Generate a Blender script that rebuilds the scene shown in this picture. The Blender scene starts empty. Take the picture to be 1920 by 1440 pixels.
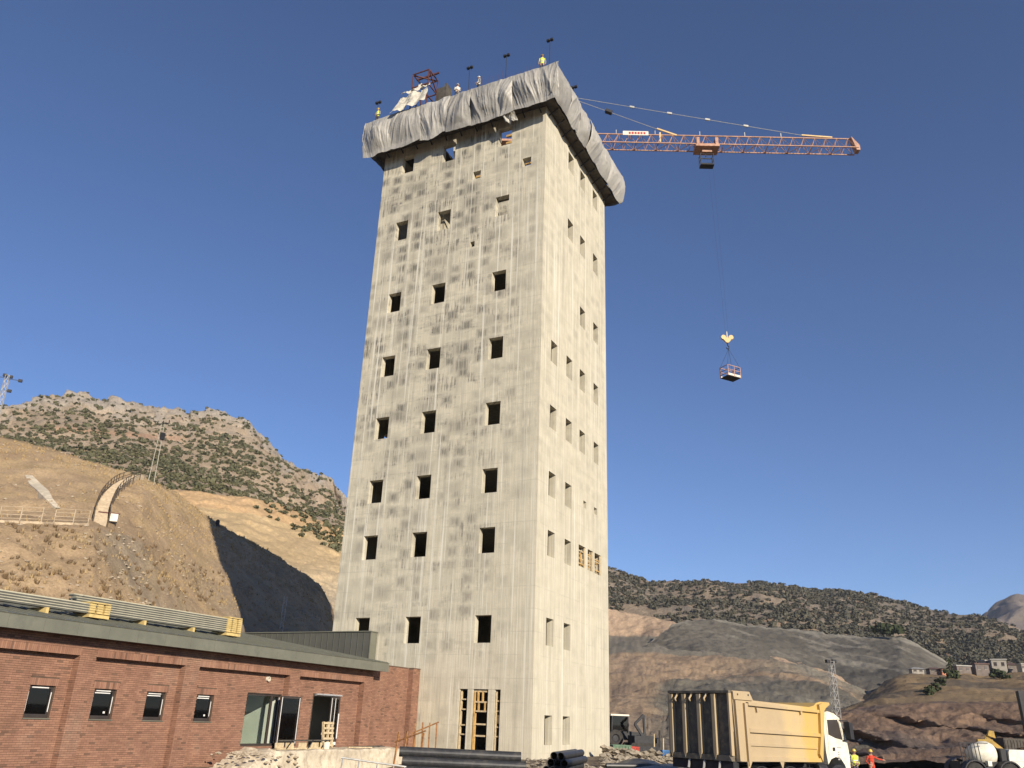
import bpy, math, random
import numpy as np
from mathutils import Vector, Matrix, noise
from mathutils.bvhtree import BVHTree
random.seed(7)
R = math.radians
sc = bpy.context.scene
col = sc.collection

# ------------------------------------------------------------------ camera
F_PX, PITCH, ROLL, EYE = 1544.27, R(22.246), R(2.1187), 1.65
cp, sp, cr, sr = math.cos(PITCH), math.sin(PITCH), math.cos(ROLL), math.sin(ROLL)
FWD = Vector((0, cp, sp)); U0 = Vector((0, -sp, cp)); R0 = Vector((1, 0, 0))
RT = cr*R0 + sr*U0; UP = -sr*R0 + cr*U0
cam_d = bpy.data.cameras.new('camera'); cam = bpy.data.objects.new('camera', cam_d); col.objects.link(cam)
cam_d.sensor_fit = 'HORIZONTAL'; cam_d.sensor_width = 36; cam_d.lens = F_PX/1920*36
cam_d.clip_start = .1; cam_d.clip_end = 20000
m = Matrix((RT, UP, -FWD)).transposed().to_4x4(); m.translation = (0, 0, EYE); cam.matrix_world = m
sc.camera = cam

# ------------------------------------------------------------------ light
A = R(26.374)                                   # bearing of the tower's right wall
DL = Vector((-math.cos(A), math.sin(A), 0)); DR = Vector((math.sin(A), math.cos(A), 0)); NL = -DR; NR = -DL
BETA, ELEV = R(56.3), R(19.5)
SH = math.cos(BETA)*NL + math.sin(BETA)*NR      # towards the sun, level
SUN = (SH*math.cos(ELEV) + Vector((0, 0, math.sin(ELEV)))).normalized()
sun_d = bpy.data.lights.new('sun', 'SUN'); sun = bpy.data.objects.new('sun', sun_d); col.objects.link(sun)
sun_d.energy = 5.0; sun_d.angle = R(.55); sun_d.color = (1, .89, .73)
sun.rotation_euler = (-SUN).to_track_quat('-Z', 'Y').to_euler()
w = bpy.data.worlds.new('World'); sc.world = w; w.use_nodes = True
wn = w.node_tree.nodes; sky = wn.new('ShaderNodeTexSky'); sky.sky_type = 'NISHITA'; sky.sun_disc = False
sky.sun_elevation = ELEV; sky.sun_rotation = math.atan2(SUN.x, SUN.y)
sky.air_density = 1.0; sky.dust_density = .0; sky.ozone_density = 4.3; sky.altitude = 2000
tint = wn.new('ShaderNodeMix'); tint.data_type = 'RGBA'; tint.blend_type = 'MULTIPLY'; tint.inputs[0].default_value = 1; tint.inputs[7].default_value = (1.03, .97, 1.06, 1)
w.node_tree.links.new(sky.outputs[0], tint.inputs[6]); w.node_tree.links.new(tint.outputs[2], wn['Background'].inputs[0]); wn['Background'].inputs[1].default_value = .1
vs = sc.view_settings; vs.view_transform = 'Standard'; vs.look = 'None'; vs.gamma = 1; vs.exposure = .34; vs.use_curve_mapping = False

# ------------------------------------------------------------------ helpers: places
def ray(x, y): return FWD + (float(x)-960)/F_PX*RT - (float(y)-720)/F_PX*UP
def far(x, y, D):                               # point seen at (x, y), D metres away over the ground
    d = ray(x, y); return Vector((0, 0, EYE)) + d*(float(D)/math.hypot(d.x, d.y))
C0 = Vector((50*math.sin(R(2.096)), 50*math.cos(R(2.096)), 0))   # the tower's near corner
WL, WR = 14.536, 13.042
def T(x, y, z=0): return C0 + NR*x + DR*y + Vector((0, 0, z))    # tower frame -> world
def toT(p): d = p - C0; return Vector((d.dot(NR), d.dot(DR), p.z))
TROT = -A
def sstep(a, b, x):
    t = min(1, max(0, (x-a)/(b-a))); return t*t*(3-2*t)
def ground_z(x, y):
    z = -1.0
    t = toT(Vector((x, y, 0)))
    dx = max(0, -14.5-t.x, t.x-1); dy = max(0, -t.y-1, t.y-14)
    z += .7*(1-sstep(0, 7, math.hypot(dx, dy)))
    z = max(z, -1.0+.55*(1-sstep(4, 9, math.hypot(x-9, y-28.5))))
    return z

# ------------------------------------------------------------------ helpers: objects
def tag(o, label=None, cat=None, group=None, kind=None):
    if label: o['label'] = label
    if cat: o['category'] = cat
    if group: o['group'] = group
    if kind: o['kind'] = kind
    return o
def empty(name, loc, rz=0, label=None, cat=None, group=None):
    o = bpy.data.objects.new(name, None); col.objects.link(o); o.location = loc; o.rotation_euler = (0, 0, rz)
    o.empty_display_size = .3
    return tag(o, label, cat, group)
class MB:
    def __init__(s): s.v = []; s.f = []; s.m = []; s.k = 0
    def add(s, vs, fs):
        n = len(s.v); s.v += [tuple(p) for p in vs]; s.f += [tuple(i+n for i in f) for f in fs]; s.m += [s.k]*len(fs); return s
    def box(s, x0, x1, y0, y1, z0, z1):
        return s.add([(x0,y0,z0),(x1,y0,z0),(x1,y1,z0),(x0,y1,z0),(x0,y0,z1),(x1,y0,z1),(x1,y1,z1),(x0,y1,z1)],
                     [(0,3,2,1),(4,5,6,7),(0,1,5,4),(1,2,6,5),(2,3,7,6),(3,0,4,7)])
    def bar(s, p, q, a, b=None):
        p = Vector(p); q = Vector(q); d = (q-p).normalized(); b = b or a
        u = d.cross(Vector((0,0,1)))
        if u.length < 1e-3: u = Vector((1,0,0))
        u.normalize(); v = u.cross(d)
        vs = [c+u*(a/2*i)+v*(b/2*j) for c in (p, q) for i, j in ((-1,-1),(1,-1),(1,1),(-1,1))]
        return s.add(vs, [(0,3,2,1),(4,5,6,7),(0,1,5,4),(1,2,6,5),(2,3,7,6),(3,0,4,7)])
    def tube(s, pts, r, n=8, caps=True):
        pts = [Vector(p) for p in pts]; rs = r if isinstance(r, (list, tuple)) else [r]*len(pts)
        vs = []; fs = []
        for i, p in enumerate(pts):
            d = (pts[min(i+1, len(pts)-1)]-pts[max(i-1, 0)]).normalized()
            u = d.cross(Vector((0,0,1)) if abs(d.z) < .95 else Vector((1,0,0))).normalized(); v = d.cross(u)
            vs += [p+(u*math.cos(2*math.pi*k/n)+v*math.sin(2*math.pi*k/n))*rs[i] for k in range(n)]
        for i in range(len(pts)-1):
            for k in range(n):
                fs.append((i*n+k, i*n+(k+1)%n, (i+1)*n+(k+1)%n, (i+1)*n+k))
        if caps: fs += [tuple(range(n-1,-1,-1)), tuple((len(pts)-1)*n+k for k in range(n))]
        return s.add(vs, fs)
    def pipe(s, p, q, r, t, n=14):              # hollow pipe
        p = Vector(p); q = Vector(q); d = (q-p).normalized()
        u = d.cross(Vector((0,0,1)) if abs(d.z) < .95 else Vector((1,0,0))).normalized(); v = d.cross(u)
        vs = []
        for c, rr in ((p, r), (q, r), (q, r-t), (p, r-t)):
            vs += [c+(u*math.cos(2*math.pi*k/n)+v*math.sin(2*math.pi*k/n))*rr for k in range(n)]
        return s.add(vs, [(a*n+k, a*n+(k+1)%n, ((a+1)%4)*n+(k+1)%n, ((a+1)%4)*n+k) for a in range(4) for k in range(n)])
    def prism(s, poly, a, b, axis='y'):         # polygon in the other two axes, swept a..b
        n = len(poly)
        mk = {'y': lambda p, t: (p[0], t, p[1]), 'x': lambda p, t: (t, p[0], p[1]), 'z': lambda p, t: (p[0], p[1], t)}[axis]
        return s.add([mk(p, a) for p in poly]+[mk(p, b) for p in poly],
                     [tuple(range(n)), tuple(range(2*n-1, n-1, -1))]+[(i, i+n, (i+1)%n+n, (i+1)%n) for i in range(n)])
    def lathe(s, prof, c=(0,0,0), axis='z', n=24):
        vs = []; fs = []
        for (r, h) in prof:
            for k in range(n):
                a = 2*math.pi*k/n; x, y = r*math.cos(a), r*math.sin(a)
                p = {'z': (x, y, h), 'y': (x, h, y), 'x': (h, x, y)}[axis]
                vs.append((p[0]+c[0], p[1]+c[1], p[2]+c[2]))
        for i in range(len(prof)-1):
            for k in range(n): fs.append((i*n+k, i*n+(k+1)%n, (i+1)*n+(k+1)%n, (i+1)*n+k))
        return s.add(vs, fs)
    def shift(s, o): s.v = [(p[0]-o[0], p[1]-o[1], p[2]-o[2]) for p in s.v]; return s
    def mesh(s, name, mats, smooth=False):
        me = bpy.data.meshes.new(name); me.from_pydata(s.v, [], s.f)
        for mm in (mats if isinstance(mats, (list, tuple)) else [mats]): me.materials.append(mm)
        if s.k: me.polygons.foreach_set('material_index', s.m)
        import bmesh
        b = bmesh.new(); b.from_mesh(me); bmesh.ops.recalc_face_normals(b, faces=b.faces); b.to_mesh(me); b.free()
        if smooth: me.polygons.foreach_set('use_smooth', [True]*len(me.polygons))
        return me
    def build(s, name, mats, parent=None, smooth=False, loc=None, rz=0, base=None):
        if base is not None: s.shift(base)
        o = bpy.data.objects.new(name, s.mesh(name, mats, smooth)); col.objects.link(o)
        if parent: o.parent = parent
        if loc is not None: o.location = loc
        if rz: o.rotation_euler = (0, 0, rz)
        return o
def inst(name, me, parent, loc, rot=(0,0,0), scale=None):
    o = bpy.data.objects.new(name, me); col.objects.link(o); o.parent = parent; o.location = loc; o.rotation_euler = rot
    if scale: o.scale = scale
    return o
def copy_tree(o, parent=None):
    c = o.copy(); col.objects.link(c); c.parent = parent
    for ch in [k for k in o.children]: copy_tree(ch, c)
    return c
def holes_wall(mb, u0, u1, z0, z1, holes, place, th):
    """wall with real openings; place(u, z, depth) -> point"""
    us = sorted({u0, u1} | {h[0] for h in holes} | {h[1] for h in holes}); zs = sorted({z0, z1} | {h[2] for h in holes} | {h[3] for h in holes})
    for i in range(len(us)-1):
        for j in range(len(zs)-1):
            cu, cz = (us[i]+us[i+1])/2, (zs[j]+zs[j+1])/2
            if any(h[0] < cu < h[1] and h[2] < cz < h[3] for h in holes): continue
            for d in (0, th):
                q = [place(us[i], zs[j], d), place(us[i+1], zs[j], d), place(us[i+1], zs[j+1], d), place(us[i], zs[j+1], d)]
                mb.add(q, [(0,1,2,3)])
    for a, b, c, d in list(holes)+[(u0, u1, z0, z1)]:
        for p, q in (((a,c),(b,c)), ((b,c),(b,d)), ((b,d),(a,d)), ((a,d),(a,c))):
            mb.add([place(*p, 0), place(*q, 0), place(*q, th), place(*p, th)], [(0,1,2,3)])
    return mb

# ------------------------------------------------------------------ helpers: materials
class N:
    def __init__(s, name):
        s.mat = bpy.data.materials.new(name); s.mat.use_nodes = True; s.t = s.mat.node_tree
        s.b = s.t.nodes['Principled BSDF']; s.out = s.t.nodes['Material Output']
    def n(s, typ, **kw):
        o = s.t.nodes.new('ShaderNode'+typ)
        for k, v in kw.items(): setattr(o, k, v)
        return o
    def put(s, sock, v):
        if hasattr(v, 'is_output') or isinstance(v, bpy.types.NodeSocket): s.t.links.new(v, sock)
        else: sock.default_value = v
    def math(s, op, a, b=0., c=None, clamp=False):
        o = s.n('Math', operation=op, use_clamp=clamp); s.put(o.inputs[0], a); s.put(o.inputs[1], b)
        if c is not None: s.put(o.inputs[2], c)
        return o.outputs[0]
    def mix(s, f, a, b, mode='MIX'):
        o = s.n('Mix', data_type='RGBA', blend_type=mode); s.put(o.inputs[0], f)
        s.put(o.inputs[6], a if not isinstance(a, tuple) else (*a, 1)); s.put(o.inputs[7], b if not isinstance(b, tuple) else (*b, 1)); return o.outputs[2]
    def noise(s, vec, scale, detail=4, rough=.55, out=0):
        o = s.n('TexNoise'); s.put(o.inputs['Vector'], vec); o.inputs['Scale'].default_value = scale; o.inputs['Detail'].default_value = detail; o.inputs['Roughness'].default_value = rough
        return o.outputs[out]
    def ramp(s, v, a, b, lo=0., hi=1.):
        o = s.n('MapRange', clamp=True); s.put(o.inputs[0], v)
        for i, q in enumerate((a, b, lo, hi)): o.inputs[1+i].default_value = q
        return o.outputs[0]
    def obj(s): return s.n('TexCoord').outputs['Object']
    def xyz(s, v): o = s.n('SeparateXYZ'); s.put(o.inputs[0], v); return o.outputs
    def vec(s, x, y, z=0.): o = s.n('CombineXYZ'); [s.put(o.inputs[i], q) for i, q in enumerate((x, y, z))]; return o.outputs[0]
    def bump(s, h, strength=.3, dist=.02):
        o = s.n('Bump'); o.inputs['Strength'].default_value = strength; o.inputs['Distance'].default_value = dist; s.put(o.inputs['Height'], h); s.t.links.new(o.outputs[0], s.b.inputs['Normal'])
    def done(s, colr, rough=.85, spec=.25, metal=0.):
        s.put(s.b.inputs['Base Color'], (*colr, 1) if isinstance(colr, tuple) else colr)
        s.put(s.b.inputs['Roughness'], rough); s.b.inputs['Specular IOR Level'].default_value = spec; s.b.inputs['Metallic'].default_value = metal
        return s.mat
def simple(name, c, rough=.7, var=.25, scale=3., bump=.15, metal=0., spec=.3, dirt=None, bscale=40):
    k = N(name); o = k.obj(); n1 = k.noise(o, scale, 5, .6); f = k.ramp(n1, .3, .7, 1-var, 1+var)
    cc = k.mix(1., c, k.vec(f, f, f), 'MULTIPLY')
    if dirt: cc = k.mix(k.ramp(k.noise(o, scale*2.3, 6, .65), .48, .68), cc, dirt)
    if bump: k.bump(k.noise(o, bscale, 3), bump, .01)
    return k.done(cc, rough, spec, metal)

def tarp_mat():
    k = N('grey tarpaulin'); o = k.obj(); f = k.ramp(k.n('ObjectInfo').outputs['Random'], 0, 1, .82, 1.14)
    c = k.mix(k.ramp(k.noise(o, .8, 5, .65), .35, .68), (.40, .38, .335), (.325, .308, .27)); c = k.mix(k.ramp(k.noise(o, 3.2, 6, .7), .56, .70, 0, .5), c, (.20, .188, .165))
    c = k.mix(1., c, k.vec(f, f, f), 'MULTIPLY'); k.bump(k.noise(o, 4., 6, .7), .35, .06); return k.done(c, .45, .45)
def concrete_mat():
    k = N('board marked concrete'); o = k.obj(); x, y, z = k.xyz(o); s = k.math('ADD', x, k.math('MULTIPLY', y, 1.013))
    st = k.noise(k.vec(k.math('MULTIPLY', s, 2.2), k.math('MULTIPLY', z, .10)), 1, 6, .62)
    fs = k.noise(k.vec(k.math('MULTIPLY', s, 11.), k.math('MULTIPLY', z, .22)), 1, 5, .65)
    big = k.noise(o, .17, 3, .5); med = k.noise(o, 1.1, 5, .6)
    # pour panels with their own tone
    wx = k.math('MULTIPLY', k.math('SUBTRACT', k.noise(o, 1.6, 5, .7), .5), .55); wz = k.math('MULTIPLY', k.math('SUBTRACT', k.noise(o, 2.1, 5, .7), .5), .6)
    def patches(w_, h_, lo, hi, rnd):
        v = k.n('TexVoronoi', distance='CHEBYCHEV', feature='F1', voronoi_dimensions='2D'); v.inputs['Scale'].default_value = 1.; v.inputs['Randomness'].default_value = rnd
        k.put(v.inputs['Vector'], k.vec(k.math('DIVIDE', k.math('ADD', s, wx), w_), k.math('DIVIDE', k.math('ADD', z, wz), h_)))
        return k.math('MULTIPLY', k.ramp(k.xyz(v.outputs['Color'])[0], lo, hi), k.ramp(v.outputs['Distance'], .12, .52, 1, 0))
    cell = k.math('MAXIMUM', patches(1.22, .95, .36, .72, .3), k.math('MULTIPLY', patches(2.4, 1.5, .45, .85, .5), .8))
    left = k.ramp(x, -.2, -5, .40, 1.3)          # the weathered wall
    high = k.ramp(z, 0, 28, .42, 1.05)
    mask = k.math('MULTIPLY', k.ramp(big, .26, .50), k.math('MULTIPLY', high, left))
    hatch = k.math('MULTIPLY', k.ramp(k.noise(k.vec(k.math('MULTIPLY', s, 6.5), k.math('MULTIPLY', z, .42)), 1, 6, .7), .46, .62), k.ramp(k.noise(k.vec(k.math('MULTIPLY', s, .32), k.math('MULTIPLY', z, 1.05)), 1, 4, .6), .47, .60))
    dark = k.math('MULTIPLY', k.math('MULTIPLY', cell, mask), k.ramp(fs, .34, .56, .15, 1.))
    cloud = k.math('MULTIPLY', k.ramp(k.noise(k.vec(k.math('MULTIPLY', s, .26), k.math('MULTIPLY', z, .95)), 1, 7, .74), .48, .68), .42)
    dark = k.math('MAXIMUM', k.math('MULTIPLY', dark, .95), k.math('MULTIPLY', mask, k.math('MULTIPLY_ADD', hatch, .85, cloud, clamp=True)))
    stain = k.math('MULTIPLY', k.ramp(st, .52, .70), .55)
    drip = k.math('MULTIPLY', k.ramp(k.noise(k.vec(k.math('MULTIPLY', s, 4.2), k.math('MULTIPLY', z, .05)), 1, 6, .66), .555, .635), .9)
    base = k.mix(k.ramp(med, .3, .7), (.60, .548, .42), (.67, .615, .478))
    base = k.mix(k.ramp(fs, .38, .64), k.mix(1., base, (.80, .80, .79), 'MULTIPLY'), base)
    base = k.mix(stain, base, (.36, .33, .26))
    base = k.mix(k.math('MULTIPLY', dark, .95, clamp=True), base, (.175, .163, .135))
    base = k.mix(drip, base, (.69, .655, .545))
    jf = k.math('FRACT', k.math('DIVIDE', s, 1.22)); joint = k.math('MULTIPLY', k.ramp(jf, 0, .022, 1, 0), k.ramp(k.noise(k.vec(s, k.math('MULTIPLY', z, .25)), 1, 2), .45, .6, 0, .45))
    base = k.mix(joint, base, (.25, .23, .19))
    hf = k.math('FRACT', k.math('DIVIDE', z, 1.31)); hl = k.math('MULTIPLY', k.ramp(hf, 0, .03, 1, 0), k.ramp(k.noise(k.vec(k.math('MULTIPLY', s, .6), z), 1, 2), .42, .6, 0, .6))
    base = k.mix(hl, base, (.28, .26, .21))
    k.bump(k.math('ADD', k.noise(o, 9, 6, .65), k.math('MULTIPLY', fs, .6)), .3, .03)
    return k.done(base, .93, .15)
def terrain_mat(name, sc1=1., bump=.6, bdist=.4, var=.28, fine=1.):
    k = N(name); o = k.obj(); a = k.n('Attribute', attribute_name='soil').outputs[0]
    f1 = k.ramp(k.noise(o, .05*sc1, 5, .6), .3, .7, 1-var*.7, 1+var*.7); f2 = k.ramp(k.noise(o, .9*sc1*fine, 8, .7), .3, .7, 1-var, 1+var)
    f = k.math('MULTIPLY', f1, f2); c = k.mix(1., a, k.vec(f, f, f), 'MULTIPLY')
    h = k.math('ADD', k.noise(o, .35*sc1, 9, .68), k.math('MULTIPLY', k.noise(o, 2.2*sc1*fine, 6, .7), .35))
    k.bump(h, bump, bdist/sc1*2)
    return k.done(c, .95, .1)
def brick_mat():
    k = N('red brick'); o = k.obj(); r = k.math('ADD', k.n('Attribute', attribute_name='rnd').outputs[2], k.math('MULTIPLY', k.n('ObjectInfo').outputs['Random'], k.n('Attribute', attribute_name='solo').outputs[2]))
    g = k.n('NewGeometry'); pos = g.outputs['Position']
    r2 = k.math('FRACT', k.math('MULTIPLY', r, 7.31))
    c = k.mix(k.ramp(r, 0, 1), (.325, .178, .118), (.25, .132, .09))
    c = k.mix(k.ramp(r2, .91, .98), c, (.17, .10, .07))
    f = k.ramp(k.noise(pos, 1.3, 5, .6), .3, .7, .82, 1.16); c = k.mix(1., c, k.vec(f, f, f), 'MULTIPLY')
    c = k.mix(k.ramp(k.noise(pos, .45, 6, .6), .56, .75, 0, .35), c, (.42, .30, .22))
    k.bump(k.noise(pos, 60, 3), .3, .006)
    return k.done(c, .9, .15)
def glass_mat(name, tint, refl=.12):
    k = N(name); k.t.nodes.remove(k.b); tr = k.n('BsdfTransparent'); tr.inputs[0].default_value = (*tint, 1); gl = k.n('BsdfGlossy'); gl.inputs['Roughness'].default_value = .02
    fr = k.n('LayerWeight'); fr.inputs[0].default_value = .5; mx = k.n('MixShader'); k.put(mx.inputs[0], k.math('ADD', k.math('MULTIPLY', k.math('POWER', fr.outputs['Facing'], 5.), .6), refl)); k.t.links.new(tr.outputs[0], mx.inputs[1]); k.t.links.new(gl.outputs[0], mx.inputs[2])
    k.t.links.new(mx.outputs[0], k.out.inputs[0]); return k.mat
def leaf_mat(name, c1, c2):
    k = N(name); g = k.n('NewGeometry'); c = k.mix(k.ramp(g.outputs['Random Per Island'], 0, 1), c1, c2)
    c = k.mix(k.ramp(k.noise(g.outputs['Position'], .08, 3), .35, .65), c, k.mix(1., c, (1.12, 1.03, .9), 'MULTIPLY'))
    return k.done(c, .8, .15)
M = dict(
 concrete=concrete_mat(),
 jamb=simple('raw cast concrete', (.40, .375, .31), .95, .25, 4, .3, dirt=(.30, .28, .24)),
 slab=simple('pale cast concrete', (.60, .52, .39), .93, .2, 1.2, .35, dirt=(.42, .35, .25)),
 tarp=tarp_mat(),
 tarp2=simple('cream tarpaulin', (.58, .54, .44), .6, .2, 2, .2, dirt=(.40, .37, .30)),
 darkwood=simple('weathered formwork timber', (.085, .075, .062), .9, .4, 3, .3),
 timber=simple('yellow formwork timber', (.58, .36, .12), .75, .25, 4, .2, dirt=(.36, .24, .11)),
 palewood=simple('pale sawn timber', (.55, .44, .27), .8, .25, 5, .2, dirt=(.36, .28, .17)),
 rust=simple('rusty brown steel', (.115, .042, .034), .75, .35, 4, .3),
 orust=simple('orange rusted steel', (.36, .17, .06), .75, .3, 5, .3, dirt=(.16, .07, .035)),
 jib=simple('faded orange crane paint', (.47, .27, .18), .6, .25, 2, .1, dirt=(.30, .17, .12)),
 cyel=simple('crane yellow paint', (.66, .47, .22), .5, .15, 3, .1),
 steel=simple('galvanised steel', (.42, .41, .38), .5, .25, 4, .15, metal=.3),
 dsteel=simple('dark painted steel', (.03, .03, .033), .6, .3, 4, .15),
 brick=brick_mat(),
 mortar=simple('grey brown mortar', (.12, .08, .055), .95, .25, 2, .3),
 fascia=simple('grey green sheet metal', (.165, .165, .128), .5, .12, .8, .06, spec=.3, dirt=(.14, .14, .11)),
 seam=simple('dark grey seam metal', (.10, .10, .082), .5, .15, .8, .06, spec=.35),
 soffit=simple('dark soffit board', (.09, .075, .06), .8, .2, 2, .1),
 frame=simple('brown black window frame', (.05, .04, .035), .45, .2, 3, .05, spec=.4),
 film=simple('white protective film', (.75, .74, .70), .5, .1, 3, .05),
 silver=simple('crumpled silver film', (.6, .6, .6), .35, .3, 9, .5, metal=.6),
 mint=simple('mint plaster', (.70, .74, .64), .9, .08, 1, .1),
 room=simple('grey room plaster', (.38, .37, .34), .9, .1, 1, .1),
 glass=glass_mat('window glass', (.22, .235, .235), .06),
 clear=glass_mat('clear glass', (.86, .89, .87), .04),
 panelc=simple('cream panel skin', (.46, .43, .32), .5, .1, 2, .05),
 panelk=simple('dark panel core', (.10, .10, .085), .7, .2, 2, .1),
 ypal=simple('yellow pallet timber', (.56, .42, .17), .7, .2, 4, .15),
 hdpe=simple('black polyethylene', (.028, .028, .030), .45, .3, 2, .08, spec=.5, dirt=(.06, .056, .05)),
 white=simple('white paint', (.74, .70, .58), .45, .08, 2, .05, dirt=(.60, .55, .43)),
 cabw=simple('cream cab paint', (.78, .74, .60), .32, .05, 2, .0, spec=.5, dirt=(.62, .57, .44)),
 rubber=simple('dusty rubber', (.045, .042, .038), .9, .3, 5, .3),
 red=simple('red paint', (.45, .05, .03), .6, .2, 3, .1),
 blue=simple('blue plastic', (.04, .16, .38), .5, .15, 3, .1),
 green=simple('green painted mesh', (.12, .19, .12), .7, .25, 3, .1),
 machine=simple('dusty yellow machine paint', (.50, .33, .08), .6, .25, 3, .1, dirt=(.34, .26, .14)),
 skin=simple('skin', (.38, .22, .15), .6, .1, 6, .05),
 hivis=simple('hi-vis yellow', (.66, .72, .10), .8, .12, 5, .2),
 redcl=simple('red coverall', (.52, .06, .03), .85, .2, 5, .25),
 dcloth=simple('dark work trousers', (.06, .06, .075), .9, .3, 5, .25),
 gcloth=simple('grey work shirt', (.24, .24, .25), .9, .25, 5, .25),
 helmy=simple('yellow helmet', (.72, .48, .06), .35, .05, 3, .0, spec=.5),
 helmw=simple('white helmet', (.78, .78, .74), .35, .05, 3, .0, spec=.5),
 rock=simple('broken stone', (.30, .255, .19), .95, .35, 1.5, .5),
 stairc=simple('dusty stair concrete', (.47, .38, .265), .95, .2, 2, .3, dirt=(.36, .28, .19)),
 hstone=simple('tan field stone', (.44, .365, .265), .95, .3, 1.5, .4),
 prock=simple('pale stone', (.62, .57, .47), .95, .2, 1.5, .4),
 roofc=simple('pale corrugated roof', (.36, .345, .31), .6, .15, .5, .1),
 wallh=simple('house plaster', (.37, .335, .28), .9, .15, .5, .1),
 walld=simple('dark house wall', (.17, .14, .12), .9, .25, .5, .1),
 wallo=simple('orange house wall', (.55, .23, .13), .9, .15, .5, .1),
 hroof=simple('brown house roof', (.14, .085, .07), .8, .2, .5, .1),
 trunk=simple('bark', (.11, .085, .06), .95, .3, 4, .4),
 shrub=leaf_mat('shrub leaves', (.078, .083, .047), (.14, .14, .08)),
 shrubg=leaf_mat('grey shrub leaves', (.065, .066, .052), (.115, .112, .086)),
 tree=leaf_mat('dark tree leaves', (.032, .045, .022), (.06, .075, .034)),
 straw=leaf_mat('dry grass', (.34, .255, .145), (.44, .345, .20)),
 twig=leaf_mat('dry brush', (.13, .09, .055), (.24, .175, .105)),
 hill=terrain_mat('dry hillside soil', 6., .7, .5, .30),
 mount=terrain_mat('rocky mountain soil', .55, .8, 1.2, .26, 2.),
 pit=terrain_mat('quarried ground', .8, .4, .8, .24, 1.6),
 dirt=terrain_mat('dusty yard', 3., .5, .3, .3),
)

# ------------------------------------------------------------------ terrain
def fbm(p, H=1., oct=5): return noise.fractal(p, H, 2.0, oct)
SURF = {}
def loft(name, pxs, rows, mat_, nx, nrows, soil, disp, back=(1.25, .6), smooth=True, kind='structure'):
    """rows: list (bottom to top) of lists of (py, D) for every px column -> real ground surface"""
    pxs = np.array(pxs, float); X = np.linspace(pxs[0], pxs[-1], nx)
    key = []
    for r in rows:
        py = np.interp(X, pxs, [q[0] for q in r]); D = np.interp(X, pxs, [q[1] for q in r])
        key.append([far(a, b, c) for a, b, c in zip(X, py, D)])
    key.append([Vector((p.x*back[0], p.y*back[0], p.z*back[1])) for p in key[-1]])
    nrows = list(nrows)+[4]
    P = []; W = []
    for j in range(len(key)-1):
        for t in range(nrows[j]):
            f = t/nrows[j]; P.append([a.lerp(b, f) for a, b in zip(key[j], key[j+1])]); W.append(j+f)
    P.append(key[-1]); W.append(len(key)-1)
    ny = len(P); top = len(rows)-1
    vs = []; cols = []
    for j in range(ny):
        for i in range(nx):
            p = P[j][i]; q = disp(p, X[i], W[j], top); vs.append(q); cols.append((*soil(q, X[i], W[j], top), 1))
    fs = [(j*nx+i, j*nx+i+1, (j+1)*nx+i+1, (j+1)*nx+i) for j in range(ny-1) for i in range(nx-1)]
    me = bpy.data.meshes.new(name); me.from_pydata([tuple(v) for v in vs], [], fs); me.materials.append(mat_)
    ca = me.color_attributes.new('soil', 'FLOAT_COLOR', 'POINT'); ca.data.foreach_set('color', np.array(cols, np.float32).ravel())
    me.polygons.foreach_set('use_smooth', [smooth]*len(fs))
    o = bpy.data.objects.new(name, me); col.objects.link(o); o['kind'] = kind
    SURF[name] = (BVHTree.FromPolygons(vs, fs), vs, nx, ny, X, W)
    return o
def on(name, x, y):                              # where the line of sight meets that surface
    h = SURF[name][0].ray_cast(Vector((0, 0, EYE)), ray(x, y).normalized()); return h[0]
def drop(name, p):                               # the surface under / over p
    h = SURF[name][0].ray_cast(Vector((p[0], p[1], 900)), Vector((0, 0, -1))); return h[0]
def lerp3(a, b, t): return tuple(x+(y-x)*t for x, y in zip(a, b))
Zv = Vector((0, 0, 1))

# yard
def yard():
    rs = [0, 4, 8, 12, 16, 20, 24, 28, 32, 36, 40, 45, 50, 55, 60, 66, 74, 84, 98, 120, 160, 240, 400, 800, 1600, 3500, 8000]
    na = 96; vs = []; cs = []
    for r in rs:
        for k in range(na):
            a = 2*math.pi*k/na; x, y = r*math.sin(a), r*math.cos(a)
            vs.append((x, y, ground_z(x, y)+.06*fbm(Vector((x*.3, y*.3, 0)))*(r < 150)))
            t = .5+.5*noise.noise(Vector((x*.08, y*.08, 3))); cs.append((*lerp3((.20, .155, .11), (.13, .11, .09), t), 1))
    fs = [(i*na+k, i*na+(k+1)%na, (i+1)*na+(k+1)%na, (i+1)*na+k) for i in range(len(rs)-1) for k in range(na)]
    me = bpy.data.meshes.new('ground'); me.from_pydata(vs, [], fs); me.materials.append(M['dirt'])
    ca = me.color_attributes.new('soil', 'FLOAT_COLOR', 'POINT'); ca.data.foreach_set('color', np.array(cs, np.float32).ravel())
    me.polygons.foreach_set('use_smooth', [True]*len(fs))
    o = bpy.data.objects.new('ground', me); col.objects.link(o); o['kind'] = 'structure'
yard()

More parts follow.
